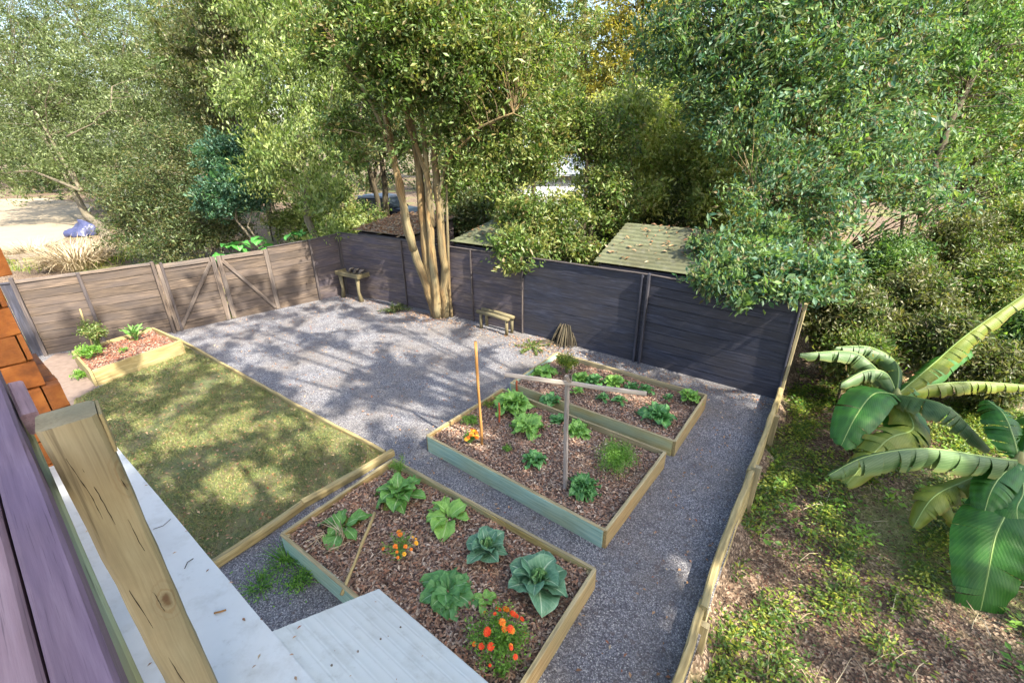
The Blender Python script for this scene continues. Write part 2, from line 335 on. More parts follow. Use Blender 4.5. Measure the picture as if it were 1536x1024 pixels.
V_['paddle'] = vegmat('paddle_leaf', '#2f6a2a', '#4a8a3c', '#8fb070', nveins=8)

# ------------------------------------------------------------------ foliage
def cards(C, D, N, L, W, tint, fold=.12):
    n = len(C); D = D/np.maximum(1e-6, np.linalg.norm(D, axis=1, keepdims=True))
    S = np.cross(D, N); S /= np.maximum(1e-6, np.linalg.norm(S, axis=1, keepdims=True)); N2 = np.cross(S, D)
    L = np.broadcast_to(L, (n,))[:, None]; W = np.broadcast_to(W, (n,))[:, None]
    Vt = np.empty((n, 4, 3)); Vt[:, 0] = C-D*L*.5; Vt[:, 2] = C+D*L*.5
    Vt[:, 1] = C+S*W*.5+N2*W*fold-D*L*.05; Vt[:, 3] = C-S*W*.5+N2*W*fold-D*L*.05
    F = np.arange(4*n).reshape(n, 4); return Vt.reshape(-1, 3), F, np.repeat(tint, 4)
def rdir(n, zb=0.0):
    d = RNG.normal(size=(n, 3)); d /= np.linalg.norm(d, axis=1, keepdims=True); d[:, 2] += zb; return d
def crown_arrays(blobs, nleaf, L, W, droop=-.35, clump=.27, per=46, flat=.6, shell=.42, tintp=.3):
    r = np.array([b[1] for b in blobs]); wt = r**2.2; wt /= wt.sum(); Cs = []; cl = []
    nc = max(4, nleaf//per)
    for b, k in zip(blobs, wt):
        m = max(3, int(nc*k)); d = rdir(m); d /= np.linalg.norm(d, axis=1, keepdims=True)
        rr = RNG.random(m)**shell*b[1]*RNG.uniform(.8, 1.12, m); sq = np.array(b[2]) if len(b) > 2 else np.array([1, 1, .85])
        cl.append(np.asarray(b[0])+d*rr[:, None]*sq)
    cl = np.concatenate(cl); m = len(cl); cr = RNG.uniform(.55, 1.4, m)*clump; tn = np.where(RNG.random(m) < tintp, RNG.random(m), RNG.random(m)*.15)
    idx = np.repeat(np.arange(m), per); n = len(idx); dc = rdir(m)*np.array([1, 1, .7]); dc[:, 2] += droop*.9; dc /= np.linalg.norm(dc, axis=1, keepdims=True)
    o = RNG.normal(size=(n, 3))*cr[idx][:, None]*np.array([1, 1, flat])*.38+dc[idx]*(RNG.uniform(-1.15, 1.15, n)*cr[idx])[:, None]
    C = cl[idx]+o; D = rdir(n, 0)*.62+dc[idx]*.75; D[:, 2] += droop*.5
    N = rdir(n, .9); s = RNG.uniform(.45, 1.35, n)*RNG.uniform(.6, 1.4, m)[idx]
    return cards(C, D, N, L*s, W*s*RNG.uniform(.7, 1.2, n), tn[idx])+(cl,)
def build_cards(name, arr, mat, parent=None):
    Vt, F, t = arr[:3]; o0 = root_loc(parent)
    return link_mesh(name, mesh_quads(name, Vt-o0, F, {'tint': t}), mat, parent)
def stems_mesh(stems, clumps=None, twigs=140, tw_r=.012, sides=8, jit=.08):
    mb = MB(); pts = []
    for path, r0, r1 in stems:
        path = [np.asarray(p, float) for p in path]; fine = []
        for a, b in zip(path[:-1], path[1:]):
            for k in range(4): fine.append(a+(b-a)*k/4+RNG.normal(size=3)*r0*.12*(1 if fine else 0))
        fine.append(path[-1]); n = len(fine); rad = [r0+(r1-r0)*(i/(n-1))**.8 for i in range(n)]
        mb.tube(fine, rad, sides, jit)
        pts += list(zip(fine, rad))
    if clumps is not None and len(pts):
        PT = np.array([p for p, _ in pts]); sel = RNG.permutation(len(clumps))[:int(twigs*1.6)]
        for i in sel:
            c = clumps[i]; q = PT.copy(); q[:, 2] += .25*np.linalg.norm(PT[:, :2]-c[:2], axis=1)
            j = int(np.argmin(np.linalg.norm(q-c, axis=1))); a = PT[j]; d = np.linalg.norm(c-a); r = min(pts[j][1]*.5, tw_r*(.6+.5*d))
            mid = (a+c)/2+V(0, 0, .08*d)+RNG.normal(size=3)*.06*d
            mb.tube([a, (a+mid)/2+RNG.normal(size=3)*.02*d, mid, (mid+c)/2+RNG.normal(size=3)*.03*d, c], [r, r*.85, r*.65, r*.45, r*.2], 4, 0, False)
    return mb
def tree(name, loc, label, cat, blobs, stems, mat, bark, nleaf=20000, L=.09, W=.04, group=None, twigs=140, tw_r=.012, **kw):
    t = thing(name, loc, label, cat, group)
    arr = crown_arrays(blobs, int(nleaf*1.6), L*1.06, W*1.06, **kw)
    stems_mesh(stems, arr[3], twigs, tw_r).build('trunk', M[bark], t, True)
    build_cards('crown', arr, L_[mat], t); return t
def px(x, y, t, r, sq=None):
    b = (P(x, y, t), r*t/FPX); return b+(sq,) if sq else b
def copy_tree(o, parent=None):
    c = o.copy(); COL.objects.link(c); c.parent = parent
    for ch in o.children: copy_tree(ch, c)
    return c
def kids(o, mats):
    for ch in list(o.children):
        if ch.name.startswith('crown'): ch.material_slots[0].link = 'OBJECT'; ch.material_slots[0].material = mats
# ------------------------------------------------------------------ setting
W0 = V(1.2, 2.2, 0); W1 = V(4.93, 7.27, 0); WD = nrm(W1-W0); WN = V(WD[1], -WD[0], 0)
def gz(x, y):
    d = (x-W0[0])*WN[0]+(y-W0[1])*WN[1]; t = np.clip((d+.02)/.10, 0, 1); t = t*t*(3-2*t)
    return -.05-.40*t
def ground_mesh():
    a = np.concatenate([[-600, -200, -80, -40], np.arange(-24, 24.01, .4), [40, 80, 200, 600]]); n = len(a)
    X, Y = np.meshgrid(a, a+4); Zz = gz(X, Y)
    Zz = Zz+np.where(np.hypot(X, Y-4) < 60, .05*np.sin(X*1.3+Y*.7)*np.cos(Y*1.1-X*.4)*(Zz < -.2), 0)
    idx = np.arange(n*n).reshape(n, n); F = np.stack([idx[:-1, :-1], idx[:-1, 1:], idx[1:, 1:], idx[1:, :-1]], -1).reshape(-1, 4)
    return mesh_quads('ground', np.stack([X, Y, Zz], -1).reshape(-1, 3), F, None, True)
o = link_mesh('ground', ground_mesh(), M['floor']); o['kind'] = 'structure'
def sheet(name, pts, z, mat, cuts=None, kind='structure'):
    mb = MB(); mb.poly([V(p[0], p[1], z) for p in pts]); o = mb.build(name, M[mat]); o['kind'] = kind; return o
sheet('gravel_yard', [(.2, .6), (4.93, 7.27), (2.8, 8.87), (.29, 10.62), (-1.02, 11.56), (-3.09, 12.85), (-5.35, 14.04), (-6.86, 12.72), (-8.78, 10.95), (-10.85, 9.6), (-12.2, 8.6), (-8, 2), (-1.5, -1.6)], 0, 'gravel')
lawn_pts = [g(266, 512), g(330, 548), g(420, 598), g(580, 684), g(455, 762), g(322, 852), g(240, 912), g(120, 800), g(96, 690), g(112, 600), g(147, 582), g(205, 553)]
sheet('lawn', lawn_pts, .006, 'lawn')
sheet('bare_dirt', [g(147, 580), g(115, 528), g(84, 530), g(40, 560), g(40, 660), g(100, 660), g(118, 600)], .004, 'dirt')
sheet('driveway', [g(-60, 400), g(60, 372), g(120, 345), g(140, 306), g(60, 296), g(-60, 300)], -.04, 'sand')
sheet('neighbour_lawn', [g(1010, 345), g(1140, 350), g(1200, 310), g(1060, 295)], -.04, 'lawn')

# ------------------------------------------------------------------ fences
def bay(root, A, B, ha, hb, mat, n=9, name='board_panel', th=.022, z0=-.03, gap=.012):
    A = V(A[0], A[1], 0); B = V(B[0], B[1], 0); mb = MB(); gap = .0025 if 'navy' in mat else gap
    for k in range(n):
        a0 = z0+(ha-z0)*k/n; a1 = z0+(ha-z0)*(k+1)/n-gap; b0 = z0+(hb-z0)*k/n; b1 = z0+(hb-z0)*(k+1)/n-gap
        mb.board(A+Z*(a0+a1)/2, B+Z*(b0+b1)/2, th, a1-a0, ch=.004, jit=.002)
    o = mb.build(name, M[mat], root); nn = nrm(np.cross(B-A, Z)); nn = nn if nn[1] > 0 else -nn
    if mat in ('fence', 'navy_brown', 'navy'):
        bb = MB(); off = nn*(th/2+.008); bb.board(A+off+Z*(z0+ha)/2, B+off+Z*(z0+hb)/2, .008, ha-z0-.02, ch=.001, jit=0, seg=1); bb.build('added_seam_sheet', M['seam'], root)  # added dark sheet makes the gaps between planks look dark, no real fence part
    return o
def post(root, p, h, s, mat, name='post', top=None, z0=-.04, twist=(1, 0, 0)):
    mb = MB(); mb.board(V(p[0], p[1], z0), V(p[0], p[1], h), s[0], s[1], up=twist, ch=.008, jit=.002); return mb.build(name, M[mat], root)
BF = [(4.93, 7.27), (2.8, 8.87), (.29, 10.62), (-1.02, 11.5), (-3.09, 12.82), (-5.35, 14.1)]
BH = [1.88, 1.965, 1.95, 1.945, 1.96, 1.96]
fdir = nrm(V(BF[5][0]-BF[0][0], BF[5][1]-BF[0][1], 0)); fn = V(-fdir[1], fdir[0], 0); fn = fn if fn[1] < 0 else -fn
bf = thing('board_fence', V(*BF[2], 0), 'long dark navy board fence along the back of the gravel yard, behind the raised beds', 'fence')
for i in range(5):
    bay(bf, BF[i], BF[i+1], BH[i]-.02, BH[i+1]-.02, 'navy' if i < 2 else 'navy_brown', n=10)
for i, p in enumerate(BF):
    q = V(*p, 0)+fn*.045; post(bf, q, BH[i]+(.03 if i == 1 else -.01), (.10, .05) if i in (1,) else (.045, .035), 'fence_dark' if i > 1 else 'navy', twist=fdir)
q = V(*BF[1], 0)+fn*.045+fdir*.13; post(bf, q, BH[1]-.02, (.07, .045), 'navy', twist=fdir)
mb = MB()
for i in range(5): mb.board(V(*BF[i], BH[i]), V(*BF[i+1], BH[i+1]), .07, .022, jit=.002)
mb.build('top_rail', M['fence_dark'], bf)
mb = MB(); mb.board(V(4.97, 7.25, -.3), V(5.02, 7.28, 1.86), .05, .16, up=WD, jit=.003); mb.build('end_board', M['pine_edge'], bf)

LF = [(-5.35, 14.1), (-6.0, 13.48), (-6.86, 12.70), (-7.82, 11.83), (-8.78, 10.95), (-9.95, 10.2), (-10.85, 9.6), (-12.3, 8.6)]
LH = 1.79
ldir = nrm(V(LF[4][0]-LF[0][0], LF[4][1]-LF[0][1], 0)); ln = V(-ldir[1], ldir[0], 0); ln = ln if ln[0] > 0 else -ln
cf = thing('corner_fence', V(*LF[1], 0), 'dappled brown board fence piece between the double gate and the back corner', 'fence')
bay(cf, LF[0], LF[1], 1.9, 1.83, 'navy_brown', 9); bay(cf, LF[1], LF[2], 1.83, LH, 'fence', 9)
for p in (LF[0], LF[1]): post(cf, V(*p, 0)+ln*.05, 1.86, (.08, .06), 'fence_dark', twist=ldir)
mb = MB(); mb.board(V(*LF[0], 1.92), V(*LF[1], 1.85), .07, .025); mb.board(V(*LF[1], 1.85), V(*LF[2], LH+.02), .07, .025); mb.build('top_rail', M['fence_dark'], cf)
def gate(label, A, B, flip):
    A = V(*A, 0); B = V(*B, 0); d = nrm(B-A); t = thing('gate_leaf', (A+B)/2, label, 'gate', 'leaves of the double gate')
    bay(t, A+d*.02, B-d*.02, LH-.03, LH-.03, 'fence', 8)
    for nm, s, e in (('stile', A+d*.07, None), ('stile', B-d*.07, None)):
        mb = MB(); mb.board(s+ln*.035+Z*.02, s+ln*.035+Z*(LH-.02), .11, .035, up=ln); mb.build(nm, M['fence_mid'], t)
    a, b = (A+d*.13, B-d*.13) if flip else (B-d*.13, A+d*.13)
    mb = MB(); mb.board(a+ln*.04+Z*.08, b+ln*.04+Z*(LH-.14), .035, .085, up=(0, 0, 1)); mb.build('brace', M['fence_mid'], t)
    mb = MB(); mb.board(A+d*.14+ln*.036+Z*(LH-.08), B-d*.14+ln*.036+Z*(LH-.08), .035, .11); mb.build('top_rail', M['fence_mid'], t)
gate('left gate leaf of weathered boards with brace rising to the right', LF[4], LF[3], True)
gate('right gate leaf of weathered boards with brace falling to the right', LF[3], LF[2], False)
lf = thing('plank_fence', V(*LF[5], 0), 'weathered brown plank fence behind the corner planter left of the gate', 'fence')
bay(lf, LF[4], LF[5], LH-.02, LH-.06, 'fence', 9); bay(lf, LF[5], LF[6], LH-.06, LH-.08, 'fence', 9)
for p, h, s in ((LF[4], LH+.06, .16), (LF[5], LH, .06), (LF[6], LH+.05, .13)): post(lf, V(*p, 0)+ln*.055+ldir*.04, h, (s, .07), 'fence' if s == .16 else 'fence_dark', twist=ldir)
post(lf, V(*LF[4], 0)+ln*.06-ldir*.13, LH+.02, (.06, .06), 'fence_dark', twist=ldir)
mb = MB(); mb.board(V(*LF[4], LH+.01), V(*LF[5], LH-.03), .08, .06); mb.board(V(*LF[5], LH-.03), V(*LF[6], LH-.05), .08, .06); mb.build('top_rail', M['fence_mid'], lf)
nf = thing('navy_panel', V(*LF[6], 0), 'navy blue shaded fence panel beside the orange brick pillar', 'fence')
A = V(*LF[6], 0); B = V(*LF[7], 0); mb = MB()
for k in range(7): q = A+(B-A)*(k+.5)/7; mb.board(q-Z*.03, q+Z*1.72, .24, .02, up=nrm(np.cross(B-A, Z)))
mb.build('board_panel', M['navy'], nf)
mb = MB(); mb.board(A+Z*1.735, B+Z*1.735, .07, .03); mb.build('top_rail', M['navy'], nf)
rb = thing('rail_fence', g(50, 392)*V(1, 1, 0), 'weathered grey rail fence fragment beyond the left fence', 'fence')
for q in (g(36, 402), g(74, 396)): post(rb, q*V(1, 1, 0), .55, (.1, .1), 'dead', z0=-.06)
mb = MB(); a, b = g(20, 402)*V(1, 1, 0), g(82, 394)*V(1, 1, 0); mb.board(a+Z*.42, b+Z*.42, .05, .16); mb.build('rail', M['dead'], rb)

# low retaining wall on the right of the path
rw = thing('retaining_boards', W0+WD*3-Z*.45, 'low plank retaining wall between the gravel path and the wild garden', 'retaining wall')
s0 = -2.0; L = np.linalg.norm(W1-W0)
for k, (a, b, top, off) in enumerate(((-2.0, 1.15, .19, .0), (1.05, 3.55, .24, .018), (3.45, L-.02, .27, -.004))):
    mb = MB(); hh = top+.50
    for j in range(2):
        z1 = top-j*hh/2; z0 = z1-hh/2+.004; mb.board(W0+WD*a+WN*(off+.03)+Z*(z0+z1)/2, W0+WD*b+WN*(off+.03)+Z*((z0+z1)/2+.02), .075, z1-z0, jit=.008, bow=.035, ch=.014)
    mb.build('board', M['timber'], rw)
for s, h in ((.95, .12), (3.5, .33), (5.3, .2)):
    mb = MB(); q = W0+WD*s+WN*.105; mb.board(q-Z*.5, q+Z*h, .08, .07, up=WD, jit=.004); mb.build('post', M['pine_edge'], rw)

# ------------------------------------------------------------------ raised beds
def mulch_part(root, pts, z, n, mat='chips', base='mulch'):
    mb = MB(); a, b, c, d = [V(p[0], p[1], 0) for p in pts]; K = 14; vs = []; lc = []
    hf = lambda u, v: z+.025*sin(u*9+v*4)+.02*sin(v*13-u*5)+random.uniform(-.008, .008)
    for i in range(K+1):
        for j in range(K+1):
            u, v = i/K, j/K; p = a*(1-u)*(1-v)+b*(1-u)*v+c*u*v+d*u*(1-v); vs.append(V(p[0], p[1], hf(u, v))); lc.append((u, v, 0))
    mb.add(vs, [(i*(K+1)+j, (i+1)*(K+1)+j, (i+1)*(K+1)+j+1, i*(K+1)+j+1) for i in range(K) for j in range(K)], lc)
    o = mb.build('mulch', M[base], root, True)
    u = RNG.random(n)[:, None]; v = RNG.random(n)[:, None]; C = a*(1-u)*(1-v)+b*(1-u)*v+c*u*v+d*u*(1-v)
    C[:, 2] = z+.025*np.sin(u[:, 0]*9+v[:, 0]*4)+.02*np.sin(v[:, 0]*13-u[:, 0]*5)+RNG.uniform(.0, .022, n)
    D = rdir(n)*V(1, 1, .25); N = rdir(n)*.35+Z; s = RNG.uniform(.5, 1.5, n)
    Vt, F, t = cards(C, D, N, .05*s, .02*RNG.uniform(.6, 1.6, n), np.zeros(n), .25); o0 = root_loc(root)
    ch = link_mesh('mulch_chips', mesh_quads('mulch_chips', Vt-o0, F), M[mat], root); ch['kind'] = 'stuff'
def bed(label, corner, yaw, wl, ll, mats, z=.275, th=.042, nchips=5000, mz=.2):
    yaw = radians(yaw); e1 = V(cos(yaw), sin(yaw), 0); e2 = V(-sin(yaw), cos(yaw), 0); o = V(corner[0], corner[1], 0)
    t = thing('raised_bed', o+e1*wl/2+e2*ll/2, label, 'raised bed', 'raised vegetable beds in the gravel')
    C = [o, o+e2*ll, o+e2*ll+e1*wl, o+e1*wl]
    mulch_part(t, [C[0]+(e1+e2)*.03, C[1]+(e1-e2)*.03, C[2]-(e1+e2)*.03, C[3]+(e2-e1)*.03], mz, nchips)
    ext = .02
    for (a, b, d, k) in ((C[0], C[1], e2, 0), (C[1], C[2], e1, 1), (C[3], C[2], e2, 2), (C[0], C[3], e1, 3)):
        mb = MB(); sh = .025 if k in (1, 3) else 0
        mb.board(a+d*(sh)+Z*z/2-Z*.02, b-d*(sh)+Z*(z/2-.02+random.uniform(-.008, .008)), th, z+.04, jit=.0035, bow=.012, ch=.005); mb.build('side_board', M[mats[k]], t)
    for c, s1, s2 in ((C[0], 1, 1), (C[1], 1, -1), (C[2], -1, -1), (C[3], -1, 1)):
        mb = MB(); q = c+e1*.045*s1+e2*.045*s2; mb.board(q, q+Z*(z-.03), .045, .045, up=e1); mb.build('corner_post', M['pine_edge'], t)
    mb = MB()
    mats_cap = 'pine_edge'
    for (a, b, d) in ((C[0], C[1], e2), (C[1], C[2], e1), (C[3], C[2], e2), (C[0], C[3], e1)):
        mb.board(a-d*.0+Z*(z+.003), b+Z*(z+.003), th*.96, .012, jit=.002, bow=.006, ch=.003)
    mb.build('weathered_edge', M[mats_cap], t)
    return t, o, e1, e2
bed('nearest raised bed with big cabbages, marigolds and the white roof overlapping its corner', (-2.70, 3.92), -35.8, 3.18, 1.66, ('pine', 'olive_board', 'pine', 'mint'), nchips=7000)
bed('middle raised bed with mint green front board around the grey T trellis', (-1.33, 5.83), -38.5, 3.06, 1.84, ('pine', 'pine_edge', 'pine', 'mint'), nchips=6000)
bed('farthest raised bed of leafy greens between the middle bed and the navy fence', (-.03, 7.48), -36.9, 3.09, 1.68, ('mint', 'pine_edge', 'pine', 'olive_board'), nchips=5000)
C4 = [(-8.40, 8.02), (-9.62, 9.0), (-8.85, 10.35), (-7.62, 9.55)]
b4 = thing('corner_planter', V(-8.6, 9.2, 0), 'pine planter box with red mulch in the lawn corner by the plank fence', 'planter')
mulch_part(b4, [C4[0], C4[1], C4[2], C4[3]], .27, 2600, 'redchips')
for i in range(4):
    a = V(*C4[i], 0); b = V(*C4[(i+1) % 4], 0); d = nrm(b-a); k = .03 if i % 2 else 0
    mb = MB(); mb.board(a+d*k+Z*.16, b-d*k+Z*.16, .045, .37, jit=.003, bow=.01); mb.build('side_board', M['timber'], b4)
    mb = MB(); q = a; mb.board(q-Z*.02, q+Z*.36, .07, .07, jit=.003); mb.build('corner_post', M['pine_edge'], b4)

# timber edging
def edging(label, pts, w_, h_, mat, name='lawn_edging'):
    pts = [V(p[0], p[1], 0) for p in pts]; t = thing(name, pts[0], label, 'edging')
    for a, b in zip(pts[:-1], pts[1:]):
        mb = MB(); mb.board(a+Z*(h_/2-.01), b+Z*(h_/2-.01), w_, h_, jit=.004, bow=.02, ch=min(w_, h_)*.22); mb.build('timber', M[mat], t)
edging('thin timber edging strip between the lawn and the gravel, running from the corner planter', [g(266, 510), g(330, 546), g(418, 595), g(500, 641), g(578, 682)], .05, .09, 'timber')
edging('heavy round-edged landscape timber along the lawn beside the nearest raised bed', [g(322, 852), g(455, 760), g(590, 682)], .10, .12, 'timber', 'landscape_timber')

# ------------------------------------------------------------------ stakes, trellis, small yard furniture
def stake(label, base, top, r, mat, grp=None, flat=False):
    mb = MB(); n = 5; base = np.asarray(base, float); top = np.asarray(top, float)
    mb.tube([base+(top-base)*i/n+RNG.normal(size=3)*r*.25*(0 < i < n) for i in range(n+1)], [r*random.uniform(.85, 1.1) for _ in range(n+1)], 7, .08)
    o = mb.build('garden_stake', M[mat], None, True); return tag(o, label, 'stake', grp)
b = g(723, 668, .2); stake('tall brown wooden stake beside the orange marigolds in the middle raised bed', b-Z*.1, b+V(-.03, .02, 1.72), .022, 'stake')
b = g(749, 632, .2); stake('short reddish stake among lettuces at the back of the middle raised bed', b-Z*.1, b+Z*.36, .016, 'redstake')
b = g(136, 512, .27); stake('pale slim stake leaning in the corner planter beside the tall bush', b-Z*.1, g(118, 458, 1.02), .018, 'timber')
b = g(775, 585, .2); stake('short dark stake at the left end of the farthest raised bed', b-Z*.2, b+Z*.2, .02, 'redstake')
tt = thing('trellis', g(848, 733, .2)*V(1, 1, 0), 'grey weathered T shaped trellis standing in the middle raised bed', 'trellis')
b = g(848, 733, .2); top = PY(851, 563, b[1])
mb = MB(); mb.board(b-Z*.2, top, .045, .05, up=E2, jit=.003); mb.build('pole', M['grey_wood'], tt)
def zat(pxx, pyy, ref):           # point on the vertical plane through ref square to the view
    t = (ref-EYE)@_fw; return P(pxx, pyy, t)
ca = zat(757, 556, top); cb_ = zat(968, 586, top); mb = MB()
mb.board(ca-V(0, .045, .02), cb_-V(0, .045, .02), .035, .055, jit=.004, bow=.02, ch=.008); mb.build('crossbar', M['grey_wood'], tt)
mb = MB()
for k in range(3):
    c = top+V(0, -.045, -.03+.018*k); mb.tube([c+V(.045*cos(a), .05*sin(a), .02*sin(a*2)) for a in np.linspace(0, 2*pi, 14)], .005, 5)
mb.tube([top+V(.02, -.06, 0), top+V(.06, -.07, .10), top+V(.05, -.05, .16)], .006, 5); mb.build('wire_tie', M['dead'], tt, True)
b0 = g(512, 892, .23); stake('grey dead stick leaning across the nearest raised bed by the roof edge', b0, g(562, 768, .52), .017, 'timber')

pt = thing('potting_table', g(537, 446)*V(1, 1, 0), 'rustic wooden potting table with a shallow tray against the back corner of the fence', 'table')
ctr = g(537, 446)*V(1, 1, 0); tw = fdir; td = fn; zt = .78
for sx in (-1, 1):
    for sy in (-1, 1):
        a = ctr+tw*.42*sx+td*.22*sy; mb = MB(); mb.tube([a+tw*.02*sx, a+Z*.3-tw*.05*sx, a+Z*.72-tw*.02*sx], [.075, .05, .07], 8, .1); mb.build('leg', M['old_timber'], pt, True)
mb = MB()
for k in range(3): mb.board(ctr-tw*.52+td*(.2*(k-1))+Z*(zt-.03), ctr+tw*.52+td*(.2*(k-1))+Z*(zt-.03), .19, .035, jit=.004)
mb.build('tabletop', M['old_timber'], pt)
mb = MB()
for sx in (-1, 1): mb.board(ctr+tw*.5*sx-td*.3+Z*(zt+.02), ctr+tw*.5*sx+td*.3+Z*(zt+.02), .03, .12)
for sy in (-1, 1): mb.board(ctr-tw*.52+td*.3*sy+Z*(zt+.02), ctr+tw*.52+td*.3*sy+Z*(zt+.02), .03, .12)
mb.build('rim', M['old_timber'], pt)
for k in range(3):
    q = ctr+tw*(-.25+.25*k)+Z*(zt+.005); mb = MB(); mb.tube([q, q+V(.05, .02, .10), q+V(.16, .0, .14)], [.05, .045, .02], 6, .2); tag(mb.build('broken_branch', M['dead'], None, True), ['grey stub of branch at the right end of the potting table tray', 'grey stub of branch in the middle of the potting table tray', 'grey stub of branch at the left end of the potting table tray'][k], 'branch', 'wood on the potting table')
bn = thing('garden_bench', g(740, 497)*V(1, 1, 0), 'small rustic log bench at the gravel edge right of the big tree', 'bench')
a = g(722, 492)*V(1, 1, 0); b = g(760, 503)*V(1, 1, 0); ax = nrm(b-a); pr = np.cross(Z, ax)
for q in (a, b):
    for s in (0, 1): mb = MB(); mb.tube([q+pr*.22*s, q+pr*.22*s+Z*.4], [.045, .04], 7, .1); mb.build('leg', M['old_timber'], bn, True)
mb = MB()
for s in (0, 1): mb.tube([a-ax*.12+pr*.2*s+Z*.44, (a+b)/2+pr*.2*s+Z*.45, b+ax*.08+pr*.2*s+Z*.43], [.055, .05, .052], 8, .1)
mb.build('seat', M['old_timber'], bn, True)
rp = MB(); b = g(850, 512)*V(1, 1, 0)
for k in range(320):
    az = random.uniform(0, 2*pi); r = random.uniform(.1, .42); h0 = random.uniform(.38, .52); d = V(cos(az), sin(az), 0)
    rp.tube([b+Z*h0+d*.03, b+d*r*.45+Z*(h0-.03), b+d*r*.8+Z*h0*.45, b+d*r+Z*.01], [.016, .014, .012, .008], 4, .1, False)
for k in range(12):
    d = V(-cos(k*.2-.6), -.4+sin(k*.5)*.4, 0); rp.tube([b+d*.3+Z*.06, b+d*.6+Z*.04, b+d*random.uniform(.7, 1.1)+Z*.02], [.012, .009, .004], 4)
tag(rp.build('dead_shrub', M['bark_dark'], None, True), 'drooping grey heap of a dead shrub against the navy fence', 'dead shrub')

# ------------------------------------------------------------------ deck, rail, post, roofs, pillar
def EE(a, b_, z): return E1*a+E2*b_+Z*z
dk = thing('deck', EE(-1, -1, 2.85), 'upper wooden deck behind the purple rail', 'deck')
for k in range(14):
    mb = MB(); y = -.16-.145*k; mb.board(EE(-3.6, y, 2.83), EE(3.2, y, 2.83), .138, .03); mb.build('floor_board', M['grey_wood'], dk)
for k in range(6): mb = MB(); x = -3.4+1.3*k; mb.board(EE(x, -.1, 2.73), EE(x, -2.2, 2.73), .045, .17); mb.build('joist', M['pine_edge'], dk)
for x in (-3.3, 3.0): mb = MB(); mb.board(EE(x, -1.9, 0), EE(x, -1.9, 2.64), .14, .14, up=E1); mb.build('support_post', M['pine_edge'], dk)
dr = thing('deck_rail', EE(-1, -.1, 2.85), 'purple painted double board hand rail along the deck edge', 'railing')
r0 = V(-.446, .325, 0)@E2; ra = nrm(V(-.77, .63, 0)); rp0 = V(-.446, .325, 0); rn = V(ra[1], -ra[0], 0); rn = rn if rn@E2 > 0 else -rn
def RR(s, d, z): return rp0+ra*s+rn*(d-.009)+Z*z
for d, w_, z_ in ((-.030, .056, 3.742), (-.093, .062, 3.738)):
    mb = MB(); mb.board(RR(-2.2, d, z_), RR(1.75 if d > -.05 else 1.45, d, z_), w_, .115, jit=.0012, ch=.006, seg=24); mb.build('rail_board', M['rail' if d > -.05 else 'rail_pink'], dr)
mb = MB(); mb.board(RR(-2.2, -.028, 3.672), RR(1.6, -.028, 3.672), .075, .022, jit=.001); mb.build('under_rail', M['olive_board'], dr)
mb = MB(); mb.board(RR(1.06, .022, 3.74), RR(1.34, .022, 3.74), .034, .06, jit=.002); mb.build('rail_end_block', M['rail_pink'], dr)
for s in (-1.6, 1.3):
    mb = MB(); mb.board(RR(s, -.06, 2.84), RR(s, -.06, 3.66), .07, .07, up=ra); mb.build('rail_post', M['rail'], dr)
pp = thing('deck_post', V(-1.0, .86, 0), 'thick yellow pine post with sawn top standing just outside the purple rail', 'post')
tz = 3.835; tp = g(100, 622, tz)*V(1, 1, 0)
mb = MB(); mb.board(tp+Z*0, tp+Z*tz, .103, .10, up=(-.70, .71, 0), jit=.0012, ch=.010, seg=40); mb.build('shaft', M['post'], pp)
mb = MB(); hx = V(.71, .70, 0); hy = V(-.70, .71, 0)
mb.board(tp+hx*.055+Z*(tz-.11), tp+hx*.055+Z*(tz-.004), .006, .09, up=hy, jit=.001, ch=.001); mb.build('edge_strip', M['pine'], pp)
for sx, za, zb, wv in ((-.028, .05, .27, .006), (-.012, .10, .30, .004), (.022, .30, .52, .005), (-.035, .42, .70, .004), (.006, .55, .66, .007), (.034, .12, .22, .003), (-.02, .80, 1.15, .005)):
    mb = MB(); n_ = 14; mb.tube([tp-hy*.0500+hx*(sx+wv*.28*sin(i*.45+sx*90)+random.uniform(-.0006, .0006)+.012*(i/n_))+Z*(tz-za-(zb-za)*i/n_) for i in range(n_+1)], [.0002+.0010*sin(pi*i/n_)**.7*random.uniform(.3, 1.2) for i in range(n_+1)], 5, .2); mb.build('split', M['crack'], pp)
st = thing('porch_roof', EE(0, .3, 2.6), 'flat white painted roof strip below the deck, beside the pine post', 'roof')
ea = V(-2.85, 2.64, 0); eb = V(-.725, 1.01, 0); ed = nrm(eb-ea); en = V(-ed[1], ed[0], 0); en = en if en@E2 > 0 else -en
mb = MB(); N_ = 26; wdt = .62; vs = []; lc = []
for i in range(N_+1):
    q = ea+ed*(5.6*i/N_)
    for j, dd in enumerate((0, -.05, -.25, -.45, -wdt)):
        vs.append(q+en*(dd+RNG.normal()*.001)+Z*(2.6-dd*.10+RNG.normal()*.0016)); lc.append((i, j, 0))
fs = [(i*5+j, (i+1)*5+j, (i+1)*5+j+1, i*5+j+1) for i in range(N_) for j in range(4)]; mb.add(vs, fs, lc)
mb.build('roof_sheet', M['white_roof'], st, True)
k = 60; u_ = RNG.random(k); w_ = RNG.random(k)**1.6*.55; C_ = ea+ed*(u_*3.4)[:, None]-en*w_[:, None]; C_[:, 2] = 2.6+w_*.10+.006; s_ = RNG.uniform(.4, 1.3, k)
a_ = cards(C_, rdir(k)*V(1, 1, .1), rdir(k)*.15+Z, .022*s_, .009*s_, np.zeros(k), .3); o_ = link_mesh('roof_leaves', mesh_quads('roof_leaves', a_[0]-root_loc(st), a_[1]), M['dryleaf'], st); o_['kind'] = 'stuff'
